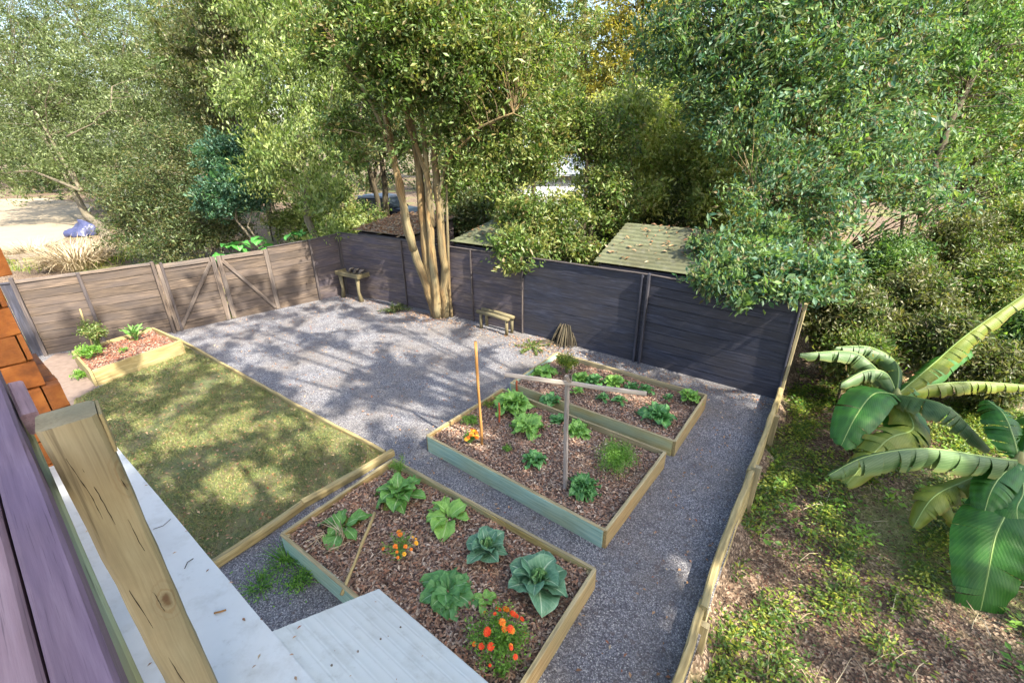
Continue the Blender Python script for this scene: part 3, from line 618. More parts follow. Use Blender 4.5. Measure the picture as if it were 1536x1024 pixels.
mb = MB(); mb.board(ea-en*.02+Z*2.535, ea+ed*5.6-en*.02+Z*2.535, .025, .11); mb.build('fascia', M['white_wall'], st)
mb = MB(); mb.board(ea-en*wdt+ed*.0+Z*2.58, ea-en*wdt+ed*5.6+Z*2.58, .04, .14); mb.build('ledger_board', M['pine_edge'], st)
for s in (.12, 5.4): mb = MB(); q = ea+ed*s-en*.5; mb.board(q, q+Z*2.55, .1, .1, up=ed); mb.build('support_post', M['pine_edge'], st)
aw = thing('corrugated_roof', EE(.3, .9, 2.45), 'white corrugated metal roof sheet jutting out over the corner of the nearest raised bed', 'roof')
A0 = V(-.99, 1.215, 2.592); A1 = V(-.693, 1.612, 2.325); dv = A1-A0; NX, NY = 60, 135; vs = []; lc = []
na = nrm(np.cross(ed, nrm(dv))); na = na if na[2] > 0 else -na
for i in range(NX+1):
    for j in range(NY+1):
        v = j/NY; vs.append(A0+ed*(3.2*i/NX)+dv*v+na*(.0009*cos(2*pi*v*9)-.0018*math.exp(-((((v*9+.5) % 1)-.5)/.05)**2))); lc.append((i, j, 0))
mb = MB(); mb.add(vs, [(i*(NY+1)+j, (i+1)*(NY+1)+j, (i+1)*(NY+1)+j+1, i*(NY+1)+j+1) for i in range(NX) for j in range(NY)], lc); mb.build('roof_sheet', M['white_roof'], aw, True)
mb = MB()
for s in (.28, .74, 1.2, 1.66):
    for v_ in (.167, .39, .61, .83): q = A0+ed*(s+random.uniform(-.008, .008))+dv*v_; mb.tube([q-na*.002, q+na*.004], [.0055, .0035], 7)
mb.build('screws', M['dead'], aw)
k = 26; u_ = RNG.random(k); w_ = RNG.random(k); C_ = A0+ed*(u_*2)[:, None]+dv*w_[:, None]+na*.006; s_ = RNG.uniform(.4, 1.3, k)
a_ = cards(C_, rdir(k)*V(1, 1, .1), rdir(k)*.15+na, .018*s_, .008*s_, np.zeros(k), .3); o_ = link_mesh('roof_leaves', mesh_quads('roof_leaves', a_[0]-root_loc(aw), a_[1]), M['dryleaf'], aw); o_['kind'] = 'stuff'
for s in (.25, 1.6, 2.95): mb = MB(); mb.board(A0+ed*s-na*.04, A1+ed*s-na*.04-dv*.04, .04, .05); mb.build('rafter', M['pine_edge'], aw)
for s in (.3, 2.9): mb = MB(); q = A1+ed*s-dv*.12; mb.board(q*V(1, 1, 0), q-na*.05-Z*.03, .07, .07, up=ed); mb.build('support_post', M['pine_edge'], aw)
def twig(label, pts, r, mat='bark_dark'):
    mb = MB(); mb.tube(pts, r, 5, .1); tag(mb.build('fallen_twig', M[mat], None, True), label, 'twig', 'twigs lying on the white roof')
zz = lambda a, b_: g(a, b_, 2.618)
twig('curved hair-thin twig highest on the white roof strip', [zz(230, 793), zz(245, 788), zz(256, 778)], .0016)
twig('bent twig in the middle of the white roof strip', [zz(277, 852), zz(281, 843), zz(290, 837)], .0022)
twig('thick brown stick lying low on the white roof strip', [zz(321, 919), zz(330, 917), zz(339, 914)], .004, 'stake')

bp = thing('brick_pillar', EE(-4.05, -.15, 0), 'orange painted brick pillar at the left edge beside the deck rail', 'pillar')
def brick_course(z, h, x0, x1, y0, y1, shift, mb):
    bl = .26
    def row(a, b_, fixed, along):
        p = a-(bl*.5 if shift else 0)
        while p < b_-.01:
            q0 = max(p, a)+.004; q1 = min(p+bl, b_)-.004; p += bl
            if q1-q0 < .02: continue
            k = random.uniform(-.004, .004)
            if along == 'y': mb.board(EE(fixed+k, q0, z), EE(fixed+k, q1, z), .09, h, ch=.006, jit=.003, seg=2)
            else: mb.board(EE(q0, fixed+k, z), EE(q1, fixed+k, z), .09, h, ch=.006, jit=.003, seg=2)
    row(y0, y1, x1-.045, 'y'); row(x0, x1-.09, y1-.045, 'x'); row(x0, x1-.09, y0+.045, 'x')
mb = MB(); mo = MB(); bz = 2.0; k = 0
YR = .19
while bz < 4.2:
    h = .155; z = bz+h/2; lo = bz+h < 3.26; cap = z > 3.72
    x1 = -3.62+(.03 if lo else 0); y1 = YR+(.055 if lo else 0)+(.07 if cap else 0)
    brick_course(z, h, -4.3, x1, -.62, y1, k % 2, mb); k += 1; bz += h+.006
mb.build('bricks', M['brick'], bp)
mo.board(EE(-3.97, -.21, 0), EE(-3.97, -.21, 4.18), .62, .74, up=E2, ch=.01, jit=0); mo.build('mortar_core', M['mortar'], bp)

# ------------------------------------------------------------------ beyond the fence: sheds, house, car, tarp
def shed(name, label, A, B, depth, z0, z1, mat, ribs, wall='navy_brown', lip=.022):
    n = -fn; A = V(*A, 0)+n*.16; B = V(*B, 0)+n*.16; d = nrm(B-A); t = thing(name, (A+B)/2, label, 'shed'); Lg = np.linalg.norm(B-A)
    nx, ny = 8, ribs*8; vs = []; lc = []
    for i in range(nx+1):
        for j in range(ny+1):
            v = j/ny; sag = .04*sin(pi*i/nx)*sin(pi*v); vs.append(A+d*Lg*i/nx+n*depth*v+Z*(z0+(z1-z0)*v-sag-lip*((v*ribs) % 1 if j < ny else 1))); lc.append((i, j, 0))
    mb = MB(); mb.add(vs, [(i*(ny+1)+j, (i+1)*(ny+1)+j, (i+1)*(ny+1)+j+1, i*(ny+1)+j+1) for i in range(nx) for j in range(ny)], lc); mb.build('roof', M[mat], t)
    if 'leafy' in mat or 'green' in mat:
        k = 1500 if 'leafy' in mat else 90; u = RNG.random(k)[:, None]; v = RNG.random(k)[:, None]**(1 if 'leafy' in mat else .6); C_ = A+d*Lg*u+n*depth*v; C_[:, 2] = z0+(z1-z0)*v[:, 0]+.012-.04*np.sin(pi*u[:, 0])*np.sin(pi*v[:, 0]); s_ = RNG.uniform(.6, 1.4, k)
        a_ = cards(C_, rdir(k)*V(1, 1, .2), rdir(k)*.3+Z, .11*s_, .05*s_, np.zeros(k), .3); o_ = link_mesh('roof_leaves', mesh_quads('roof_leaves', a_[0]-root_loc(t), a_[1]), M['dryleaf'], t); o_['kind'] = 'stuff'
    mb = MB(); e = .12
    P0 = A+d*e+n*e; P1 = B-d*e+n*e; P2 = B-d*e+n*(depth-e); P3 = A+d*e+n*(depth-e)
    zf = z0+(z1-z0)*e/depth-.06; zb = z0+(z1-z0)*(1-e/depth)-.06
    for (a, b_, ha, hb) in ((P0, P1, zf, zf), (P3, P2, zb, zb), (P0, P3, zf, zb), (P1, P2, zf, zb)):
        for k in range(7): mb.board(a+Z*(ha*(k+.5)/7-.05), b_+Z*(hb*(k+.5)/7-.05), .03, ha/7-.004)
    mb.build('wall', M[wall], t); return t
q = lambda x, y, z: g(x, y, z)[:2]
shed('garden_shed', 'low shed with pale green ribbed metal roof behind the middle of the navy fence', q(885, 398, 1.93), q(1038, 420, 1.93), 2.0, 1.99, 2.60, 'green_roof', 12, lip=.04)
shed('lean_to', 'lean-to with sunlit yellowish metal roof behind the fence right of the big tree', q(668, 366, 1.93), q(760, 379, 1.93), 2.4, 1.99, 2.35, 'green_roof', 9)
shed('old_shed', 'old shed whose roof is covered in brown leaves behind the back corner', q(522, 348, 1.94), q(608, 359, 1.94), 2.2, 1.99, 2.30, 'leafy_roof', 10)
h0 = g(690, 352)*V(1, 1, 0); h1 = g(905, 348)*V(1, 1, 0); hd = nrm(h1-h0); hn = np.cross(Z, hd); hn = hn if hn[1] > 0 else -hn
nh = thing('white_house', (h0+h1)/2, 'white sided house with pale metal roof glimpsed through the trees behind the fence', 'house')
mb = MB(); HL = np.linalg.norm(h1-h0); HW = 5.5
for (a, b_) in ((h0, h1), (h0+hn*HW, h1+hn*HW), (h0, h0+hn*HW), (h1, h1+hn*HW)):
    for k in range(16): mb.board(a+Z*(.1+.19*k), b_+Z*(.1+.19*k), .05, .186, seg=1, jit=0)
mb.build('wall', M['white_wall'], nh)
mb = MB(); zr = 3.1
for s in (0, 1):
    a = h0-hd*.3+(hn*(-.4) if s == 0 else hn*(HW+.4))+Z*(zr-.12); b_ = h1+hd*.3+(hn*(-.4) if s == 0 else hn*(HW+.4))+Z*(zr-.12)
    r1 = h1+hd*.3+hn*HW/2+Z*(zr+1.5); r0_ = h0-hd*.3+hn*HW/2+Z*(zr+1.5)
    mb.poly([a, b_, r1, r0_]); mb.poly([a-Z*.06, b_-Z*.06, r1-Z*.06, r0_-Z*.06])
mb.build('roof', M['grey_metal'], nh)
mb = MB()
for e in (h0, h1): mb.poly([e+Z*3.1, e+hn*HW+Z*3.1, e+hn*HW/2+Z*4.5])
mb.build('gable', M['white_wall'], nh)
for u in (.3, .78):
    c = h0+hd*HL*u-hn*.04; mb = MB(); mb.board(c+Z*1.0-hd*.02, c+Z*2.2-hd*.02, .9, .05, up=hn); wn = mb.build('window', M['white_wall'], nh)
    mb = MB(); mb.board(c-hn*.03+Z*1.07, c-hn*.03+Z*2.13, .76, .02, up=hn); mb.build('pane', M['glass'], wn)
# parked car
cc = g(585, 336)*V(1, 1, 0); cdx = nrm(V(.93, -.36, 0)); cdy = np.cross(Z, cdx)
ct = thing('parked_car', cc, 'dark parked car with pale top seen left of the big tree trunk', 'car')
def loft(secs, name, mat, parent, smooth=False):
    mb = MB(); n = len(secs[0]); vs = [p for s in secs for p in s]; fs = [(i*n+j, i*n+(j+1) % n, (i+1)*n+(j+1) % n, (i+1)*n+j) for i in range(len(secs)-1) for j in range(n)]
    fs += [tuple(range(n-1, -1, -1)), tuple((len(secs)-1)*n+k for k in range(n))]; mb.add(vs, fs, [(0, 0, 0)]*len(vs)); return mb.build(name, M[mat], parent, smooth)
def sec(x, w_, z0, z1, r=.12): return [cc+cdx*x+cdy*a+Z*b_ for a, b_ in ((-w_, z0+r), (-w_+r*.4, z0), (w_-r*.4, z0), (w_, z0+r), (w_, z1-r), (w_-r, z1), (-w_+r, z1), (-w_, z1-r))]
loft([sec(x, w_, a, b_) for x, w_, a, b_ in ((-2.2, .70, .40, .85), (-2.0, .85, .32, 1.0), (-1.0, .9, .3, 1.05), (.8, .9, .3, 1.05), (1.6, .88, .32, .98), (2.1, .78, .38, .85), (2.2, .7, .42, .75))], 'body', 'car', ct)
loft([sec(x, w_, .98, b_, .1) for x, w_, b_ in ((-2.0, .75, 1.12), (-1.6, .74, 1.58), (.3, .74, 1.62), (.95, .76, 1.1))], 'cabin_glass', 'glass', ct)
loft([sec(x, w_, a, b_, .03) for x, w_, a, b_ in ((-1.75, .72, 1.55, 1.66), (-.6, .77, 1.58, 1.74), (.35, .72, 1.57, 1.67))], 'roof', 'carroof', ct)
for sx in (-1.35, 1.4):
    for sy in (-.86, .86):
        mb = MB(); c = cc+cdx*sx+cdy*sy+Z*.31; mb.tube([c-cdy*.1, c+cdy*.1], [.32, .32], 16); wh = mb.build('wheel', M['tyre'], ct)
        mb = MB(); mb.tube([c-cdy*.11, c+cdy*.11], [.18, .18], 12); mb.build('rim', M['grey_metal'], wh)
tc = g(124, 352)*V(1, 1, 0); mb = MB(); K = 18; vs = []; lc = []
for i in range(K+1):
    for j in range(K*2):
        a = 2*pi*j/(K*2); v = i/K; r = .72*(1-v**2.6)**.6*(1+.16*sin(a*3+v*2)+.09*sin(a*5+1)); sq = 1/max(abs(cos(a)), abs(sin(a)))**.75
        vs.append(tc+V(cos(a)*r*sq*1.0, sin(a)*r*sq*.7, v*(.62+.22*sin(a+.6)+.1*sin(a*4)*(1-v))+.05*sin(a*9)*(1-v)+random.uniform(-.02, .02))); lc.append((v, a, 0))
mb.add(vs, [(i*K*2+j, i*K*2+(j+1) % (K*2), (i+1)*K*2+(j+1) % (K*2), (i+1)*K*2+j) for i in range(K) for j in range(K*2)], lc)
tag(mb.build('tarpaulin_heap', M['tarp'], None), 'navy blue tarpaulin covered heap on the pale driveway', 'tarpaulin')
# ------------------------------------------------------------------ vegetables and flowers
def veg(name, label, cat, c, group=None): return thing(name, c, label, cat, group)
GB = 'vegetables in the raised beds'
def cabbage(label, pos, r):
    t = veg('cabbage', label, 'cabbage', pos, GB); mb = MB(); a0 = random.uniform(0, 6)
    for k in range(6): mb.leaf(pos+Z*.02, a0+k*2*pi/6+random.uniform(-.2, .2), r*1.12*random.uniform(.85, 1.1), r*.48, .75, 1.1, .25, .045, 10, 4)
    for k in range(5): mb.leaf(pos+Z*.06, a0+.5+k*2*pi/5+random.uniform(-.2, .2), r*.85, r*.40, 1.05, .9, .35, .04, 9, 4)
    mb.build('outer_leaves', V_['cabbage'], t, True); mb = MB()
    for k in range(7): mb.leaf(pos+Z*.08+V(cos(k*.9), sin(k*.9), 0)*r*.05, a0+k*.9, r*.5, r*.26, 1.55-.04*k, -.35, .9, .03, 8, 3)
    for k in range(4): mb.leaf(pos+Z*.09+V(cos(k*1.6), sin(k*1.6), 0)*r*.13, a0+k*1.6, r*.44, r*.24, 1.25, -1.5, .8, .03, 8, 3)
    mb.build('heart', V_['heart'], t, True)
def rosette(name, label, pos, r, n, mat, e=(.5, 1.2), curl=1.1, ruf=.06, wr=.4, cat='vegetable', grp=GB, nv=3, height=0.0, pet=.2):
    t = veg(name, label, cat, pos, grp); mb = MB(); a0 = random.uniform(0, 6); n = int(n*1.5); r *= 1.12; ruf *= 1.5; wr *= .9
    for k in range(n):
        u = k/max(1, n-1); mb.leaf(pos+Z*(.015+height*u)+RNG.normal(size=3)*V(1, 1, 0)*r*.06, a0+k*2.4, r*random.uniform(.8, 1.15)*(1.1-.45*u), r*wr*random.uniform(.8, 1.1)*(1.05-.4*u), e[0]+(e[1]-e[0])*u, curl, .25, ruf, 8, nv, pet=pet)
    mb.build('leaves', V_[mat], t, True)
    if r > .25:
        mb = MB()
        for k in range(2): mb.leaf(pos+Z*.02, random.uniform(0, 6), r*.8, r*wr*.7, .15, .6, .1, ruf, 8, nv, pet=pet)
        mb.build('yellowed_leaf', V_['banana_yellow'], t, True)
    return t
def herb(name, label, pos, r, h, n, mat, L=.03, W=.014, cat='vegetable', grp=GB, nst=14, tall=False):
    t = veg(name, label, cat, pos, grp); mb = MB(); tips = []
    for k in range(nst):
        az = random.uniform(0, 2*pi); d = V(cos(az), sin(az), 0)*r*random.random()**.5; e = pos+d+Z*h*random.uniform(.6, 1.0)*(1-.35*(np.linalg.norm(d)/r)**2)
        m_ = pos+d*.35+Z*h*.5; mb.tube([pos+d*.08-Z*.01, m_, e], [.006, .005, .003], 5, .1, False); tips += [(e+(m_-e)*u) for u in np.linspace(0, .9, 4)]
    mb.build('stems', L_mat_stem, t, True); T = np.array(tips); idx = RNG.integers(0, len(T), n)
    o = RNG.normal(size=(n, 3))*min(r, h)*.16; C = T[idx]+o; C[:, 2] = np.maximum(C[:, 2], pos[2]+.01); s = RNG.uniform(.6, 1.4, n)
    build_cards('foliage', cards(C, rdir(n, -.2)+o/ (np.linalg.norm(o, axis=1, keepdims=True)+.01)*.5, rdir(n, .9), L*s, W*s, RNG.random(n)*.4), L_[mat], t); return t
L_mat_stem = plain('green_stem', '#6f8a45', .6, .1)
def flower_head(mb, c, r, up):
    up = nrm(up); a = nrm(np.cross(up, V(.3, .8, .1))); b = np.cross(up, a)
    for ring, (n, rr, lift) in enumerate(((9, 1.0, .15), (8, .75, .4), (6, .48, .62), (4, .24, .75))):
        for k in range(n):
            t = 2*pi*k/n+ring*.5; d = a*cos(t)+b*sin(t); q = a*-sin(t)+b*cos(t); o = c+up*r*lift*.8
            mb.add([o+d*r*rr*.25, o+d*r*rr*.8+q*r*.28+up*r*.12, o+d*r*rr*1.05+up*r*.05, o+d*r*rr*.8-q*r*.28+up*r*.12], [(0, 1, 2, 3)], [(k, ring, 0)]*4)
def marigold(label, pos, r, h, nf, nleaf, mats, fr=.026, low=.55, grp='marigold plants'):
    t = herb('marigold_plant', label, pos, r, h, nleaf, 'herb', .032, .012, 'flower', grp, 26); e = 0
    for k in range(nf):
        az = random.uniform(0, 2*pi); q = random.random()**.5; d = V(cos(az), sin(az), 0)*r*q
        c = pos+d+Z*h*(1.05-low*q*q+random.uniform(-.06, .08)); mb = MB(); flower_head(mb, c, fr*random.uniform(.5, 1.3), V(d[0]/r*.7+.1, d[1]/r*.7-.25, 1)); mb.build('flower', M[mats[k % len(mats)]], t)
gm = lambda x, y: g(x, y, .215)
# nearest bed
rosette('collard_plant', 'tall feathery-topped collard in the back left corner of the nearest raised bed', gm(600, 748), .30, 15, 'collard', (.35, 1.25), 1.0, .05, .36, height=.10)
herb('carrot_tops', 'feathery bright carrot tops behind the corner collard in the nearest raised bed', gm(600, 712), .15, .30, 900, 'herb', .022, .006)
rosette('collard_plant', 'two-lobed pale collard by the left plank of the nearest raised bed', gm(515, 792), .28, 6, 'collard', (.3, .95), 1.1, .05, .40)
rosette('lettuce_plant', 'open star-shaped mustard green in the middle of the nearest raised bed', gm(672, 778), .34, 6, 'lettuce', (.35, .95), .9, .05, .33)
cabbage('medium blue-green cabbage near the back board of the nearest raised bed', gm(731, 829), .27)
cabbage('largest blue-green cabbage with an open pale heart, at the right end of the nearest bed', gm(806, 880), .36)
rosette('collard_plant', 'broad dark green collard between the marigolds and the white roof', gm(672, 890), .30, 13, 'kale', (.2, .9), 1.0, .06, .46, nv=4)
rosette('lettuce_plant', 'tiny yellowing seedling beside the largest cabbage', gm(727, 903), .13, 5, 'lettuce', (.4, 1.0), .9, .05, .4)
marigold('low sparse orange marigold patch in the middle of the nearest raised bed', gm(600, 826), .20, .16, 15, 260, ('orange', 'yellow', 'orange'), .026, .35)
marigold('round bushy marigold with red and orange blooms at the front of the nearest bed', gm(748, 975), .27, .38, 22, 2600, ('redorange', 'redorange', 'orange'), .028)
herb('herb_seedling', 'small green seedling beside the marigold bush at the cut lower edge', gm(757, 1008), .08, .08, 200, 'herb')
mb = MB(); b = gm(498, 820)
for k in range(16): a = random.uniform(0, 6); mb.tube([b+V(cos(a), sin(a), 0)*.1, b+V(cos(a), sin(a), 0)*.14+Z*random.uniform(.05, .16), b+V(cos(a+1), sin(a+1), 0)*.25+Z*random.uniform(.04, .24)], [.006, .005, .003], 5, .1)
tag(mb.build('dry_stalks', M['straw'], None, True), 'tangle of dry straw coloured stalks by the leaning stick', 'dry stalks')
# middle bed
marigold('bright yellow-orange marigold beside the tall stake in the middle bed', gm(707, 664), .12, .20, 12, 500, ('yellow', 'orange'), .034, .4)
herb('marigold_leaves', 'low dark green herb behind the tall stake in the middle bed', gm(706, 634), .15, .12, 500, 'herb')
rosette('lettuce_plant', 'large pale lettuce cluster at the back left of the middle raised bed', gm(770, 612), .32, 22, 'lettuce', (.3, 1.35), .9, .07, .35, height=.08)
rosette('lettuce_plant', 'sprawling light lettuce in front of the back left cluster in the middle bed', gm(792, 640), .30, 18, 'lettuce', (.2, 1.1), 1.0, .07, .34)
rosette('lettuce_plant', 'lettuce at the back board left of the trellis pole in the middle bed', gm(825, 603), .22, 14, 'kale', (.3, 1.2), .9, .07, .36)
rosette('lettuce_plant', 'yellow-green lettuce half hidden behind the trellis pole', gm(866, 648), .24, 16, 'lettuce', (.3, 1.2), .9, .07, .36)
rosette('lettuce_plant', 'dark lettuce against the back board beside the trellis pole', gm(836, 632), .16, 10, 'kale', (.3, 1.2), .9, .07, .36)
herb('herb_seedling', 'tiny herb seedling in the bare mulch of the middle bed', gm(762, 676), .08, .08, 260, 'herb')
rosette('kale_plant', 'small dark kale in the open mulch at the centre of the middle bed', gm(803, 692), .19, 14, 'kale', (.3, 1.2), .9, .08, .36)
rosette('kale_plant', 'pale curly endive at the foot of the trellis pole', gm(874, 735), .21, 26, 'kale', (.2, 1.3), .9, .10, .30, height=.05)
herb('fennel_plant', 'big feathery fennel bush by the right back board of the middle bed', gm(922, 700), .31, .36, 6500, 'herb', .028, .007, nst=40)
herb('yellow_herb', 'yellow flowering herb between the short red stake and the tall stake', gm(733, 612), .09, .16, 300, 'fern')
# farthest bed
rosette('lettuce_plant', 'lemon yellow-green lettuce outside the left end of the farthest bed', g(815, 562, .18), .26, 18, 'lettuce', (.3, 1.2), .9, .06, .36)
herb('bolted_herb', 'tall yellow-green bolted herb at the back corner of the farthest bed', gm(850, 558), .24, .40, 2000, 'fern', .035, .016)
for k, (x, y, r, lab, mt) in enumerate([(872, 572, .2, 'upright leaf clump second from the left in the farthest bed', 'lettuce'), (890, 575, .19, 'narrow upright greens behind the crossbar centre in the farthest bed', 'kale'), (921, 577, .22, 'pale frilly lettuce right of the upright greens in the farthest bed', 'lettuce'),
                             (948, 585, .15, 'small lettuce by the back board of the farthest bed', 'kale'), (968, 588, .16, 'small herb clump behind the largest kale in the farthest bed', 'kale'), (985, 628, .29, 'largest kale at the front of the farthest bed', 'kale'), (1034, 600, .20, 'bright feathery greens in the right end of the farthest bed', 'lettuce'),
                             (1002, 600, .10, 'little seedling between the largest kale and the right end', 'kale'), (905, 600, .14, 'low sprout under the crossbar right of the pole', 'kale'), (930, 604, .15, 'low sprout beneath the right half of the crossbar', 'kale'), (866, 590, .13, 'low sprout just left of the trellis pole in the farthest bed', 'lettuce')]):
    rosette('leafy_green', lab, gm(x, y), r, 16 if r > .18 else 9, mt, (.35, 1.35), .8, .08, .34, height=.05)
# corner planter
herb('tomato_bush', 'tall dense green bush in the corner planter against the plank fence', g(152, 528, .28), .26, .85, 2600, 'mid', .05, .026, 'bush', None, 26)
herb('tomato_bush', 'low leafy clump at the front left corner of the corner planter', g(135, 537, .28), .24, .30, 1400, 'herb', .045, .022, 'bush', None, 20)
rosette('sapling', 'young upright leafy sapling in the red mulch of the corner planter', g(205, 511, .28), .34, 9, 'collard', (1.0, 1.45), .7, .03, .16, cat='sapling', grp=None, height=.15)
herb('herb_seedling', 'small seedling in the middle of the corner planter', g(186, 527, .28), .1, .1, 200, 'herb', grp=None)
herb('weed_clump', 'weed clump growing on the bare dirt outside the corner planter', g(122, 566), .22, .16, 500, 'herb', .05, .016, 'weed', None)
herb('weed_clump', 'small flowering weed patch at the foot of the gate centre', g(345, 476), .30, .12, 500, 'fern', .05, .02, 'weed', None)
herb('weed_clump', 'dark ground weeds at the fence foot left of the big tree', g(590, 468), .5, .18, 1400, 'dark', .06, .02, 'weed', None)
herb('weed_clump', 'low green weeds between the dead shrub and the gravel', g(800, 522), .45, .08, 1000, 'mid', .05, .02, 'weed', None)
for lab, x, y, r, h in (('grassy weeds sprawling over the left corner of the nearest raised bed', 432, 842, .22, .25), ('weed tuft in the gravel beside the low mint board of the nearest bed', 452, 872, .16, .12), ('thin weeds along the landscape timber end by the white roof', 392, 880, .22, .12)):
    p = g(x, y); t = thing('weed_tuft', p, lab, 'weed', 'weeds in the gravel corner'); mb = MB()
    for k in range(70): a = random.uniform(0, 6.3); mb.leaf(p+V(cos(a), sin(a), 0)*r*random.random()*.6, a, h*random.uniform(.7, 1.6), .007, random.uniform(.5, 1.4), 1.4, .1, 0, 5, 1, prof=lambda u: 1-u*.9, pet=0)
    mb.build('blades', L_['herb'], t); n = 220; C = p+RNG.normal(size=(n, 3))*V(r*.6, r*.6, .03)+Z*.05
    build_cards('foliage', cards(C, rdir(n), rdir(n, 1), .035*RNG.uniform(.6, 1.4, n), .018, RNG.random(n)*.4), L_['herb'], t)

# ------------------------------------------------------------------ grass, fallen leaves, undergrowth (nobody could count these)
def inside(pts, x, y):
    c = np.zeros(len(x), bool); n = len(pts); j = n-1
    for i in range(n):
        xi, yi = pts[i][0], pts[i][1]; xj, yj = pts[j][0], pts[j][1]
        c ^= ((yi > y) != (yj > y)) & (x < (xj-xi)*(y-yi)/(yj-yi+1e-12)+xi); j = i
    return c
def scatter(pts, n):
    a = np.array([[p[0], p[1]] for p in pts]); lo, hi = a.min(0), a.max(0); x = RNG.uniform(lo[0], hi[0], n); y = RNG.uniform(lo[1], hi[1], n); k = inside(pts, x, y); return x[k], y[k]
def vnoise(x, y, s, seed=0):
    r = np.random.default_rng(seed); v = np.zeros(len(x))
    for i in range(7): a = r.uniform(0, 2*pi); f = s*r.uniform(.5, 2.2); v += np.sin((x*cos(a)+y*sin(a))*f+r.uniform(0, 6))/(1+.25*i)
    return v/3
def stuff(name, arr, mat, label, cat):
    o = link_mesh(name, mesh_quads(name, arr[0], arr[1], {'tint': arr[2]}), mat); return tag(o, label, cat, None, 'stuff')
x, y = scatter(lawn_pts, 210000); k = vnoise(x, y, 3.5, 1) > RNG.uniform(-1.1, .55, len(x)); x, y = x[k], y[k]; n = len(x)
D = rdir(n)*V(.8, .8, .3)+Z*RNG.uniform(.25, 1.0, n)[:, None]; s = RNG.uniform(.5, 1.4, n)
stuff('grass', cards(np.stack([x, y, .016+.006*s], 1), D, rdir(n), .055*s, .0075, np.zeros(n), 0), M['grass'], 'short patchy green grass of the small lawn', 'grass')
gp = [(.2, .6), (4.8, 7.2), (2.8, 8.7), (-5.2, 13.8), (-8.6, 10.9), (-3.0, 6.6), (-1, 2)]
def flat_leaves(x, y, z, L, mat, name, label, cat, up=.012):
    n = len(x); s = RNG.uniform(.5, 1.5, n); C = np.stack([x, y, z+up*RNG.random(n)+.006], 1)
    return stuff(name, cards(C, rdir(n)*V(1, 1, .22), rdir(n)*.3+Z, L*s, L*.5*s, np.zeros(n), .3), mat, label, cat)
x1, y1 = scatter(gp, 3600); x2, y2 = scatter(lawn_pts, 4600); a = np.array(BF[0]); b_ = np.array(BF[5]); u = RNG.random(1000); dd = np.abs(RNG.normal(size=1000))*.28
x3 = a[0]+(b_[0]-a[0])*u+fn[0]*(.08+dd); y3 = a[1]+(b_[1]-a[1])*u+fn[1]*(.08+dd)
x4 = -2.05+RNG.normal(size=900)*.6; y4 = 12.0+RNG.normal(size=900)*.35; x5 = .6+RNG.normal(size=500)*.35; y5 = 9.75+RNG.normal(size=500)*.3; kk = ((x4-BF[0][0])*fn[0]+(y4-BF[0][1])*fn[1]) > .05
flat_leaves(np.r_[x1, x2, x3, x4[kk], x5], np.r_[y1, y2, y3, y4[kk], y5], .004, .042, M['dryleaf'], 'fallen_leaves', 'dry brown fallen leaves scattered over gravel and lawn', 'fallen leaves')
# wild garden right of the low wall
uw = [W0-WD*1.2+WN*.12, W1+WD*2.5+WN*.12, W1+WD*3.5+WN*9, W0-WD*1.2+WN*6]
x, y = scatter(uw, 110000); flat_leaves(x, y, gz(x, y), .03, M['litter'], 'leaf_litter', 'brown leaf litter covering the wild garden right of the retaining boards', 'leaf litter', .05)
x, y = scatter(uw, 60000); v = vnoise(x, y, 2.0, 5)+.12; dw = (x-W0[0])*WN[0]+(y-W0[1])*WN[1]
k = (.8*v+np.exp(-dw/.35)*.4+.9*vnoise(x, y, 6.0, 9)+.12) > RNG.uniform(0, 1.6, len(x)); x, y = x[k], y[k]; m = len(x); per = 20; idx = np.repeat(np.arange(m), per); n = len(idx)
rad = RNG.uniform(.05, .14, m); o = RNG.normal(size=(n, 3))*np.stack([rad, rad, rad*.55], 1)[idx]; C = np.stack([x, y, gz(x, y)+.05+.03*RNG.random(m)], 1)[idx]+o*V(1, 1, .6); C[:, 2] = np.maximum(C[:, 2], gz(C[:, 0], C[:, 1])+.01)
s = RNG.uniform(.6, 1.5, n); tn = RNG.random(m)**2
stuff('ground_cover', cards(C, o*V(1, 1, .3)+rdir(n)*.03, rdir(n)*.5+Z, .05*s, .022*s, tn[idx]), L_['fern'], 'yellow-green ferny ground cover patches in the wild garden on the right', 'ground cover')
x, y = scatter(uw, 1500); v = vnoise(x, y, 1.4, 21); k = v > RNG.uniform(-.4, .9, len(x)); x, y = x[k], y[k]; m = len(x); per = 16; idx = np.repeat(np.arange(m), per); n = len(idx)
o = RNG.normal(size=(n, 3))*V(.09, .09, .05); C = np.stack([x, y, gz(x, y)+.10], 1)[idx]+o; C[:, 2] = np.maximum(C[:, 2], gz(C[:, 0], C[:, 1])+.02); s = RNG.uniform(.6, 1.5, n)
stuff('broad_weeds', cards(C, o*V(1, 1, .3)+rdir(n)*.03, rdir(n)*.4+Z, .075*s, .045*s, (RNG.random(m)**2)[idx]), L_['herb'], 'broader-leaved bright green weeds mixed into the ferny ground cover', 'weeds')
x, y = scatter(uw, 900); mb = MB()
for a, b_ in zip(x, y):
    t = random.gauss(.9, .7); L = random.uniform(.1, .5); d = V(cos(t), sin(t), 0)*L; z = float(gz(np.array([a]), np.array([b_]))[0])+.05; c = V(a, b_, z); mb.tube([c, c+d*.5+V(random.gauss(0, .03), random.gauss(0, .03), random.uniform(.01, .06)), c+d+Z*random.uniform(-.01, .03)], [.005, .004, .002], 4, .1, False)
o = mb.build('dry_twigs', M['straw']); tag(o, 'pale dry twigs and grass stems strewn over the wild garden ground', 'twigs', None, 'stuff')
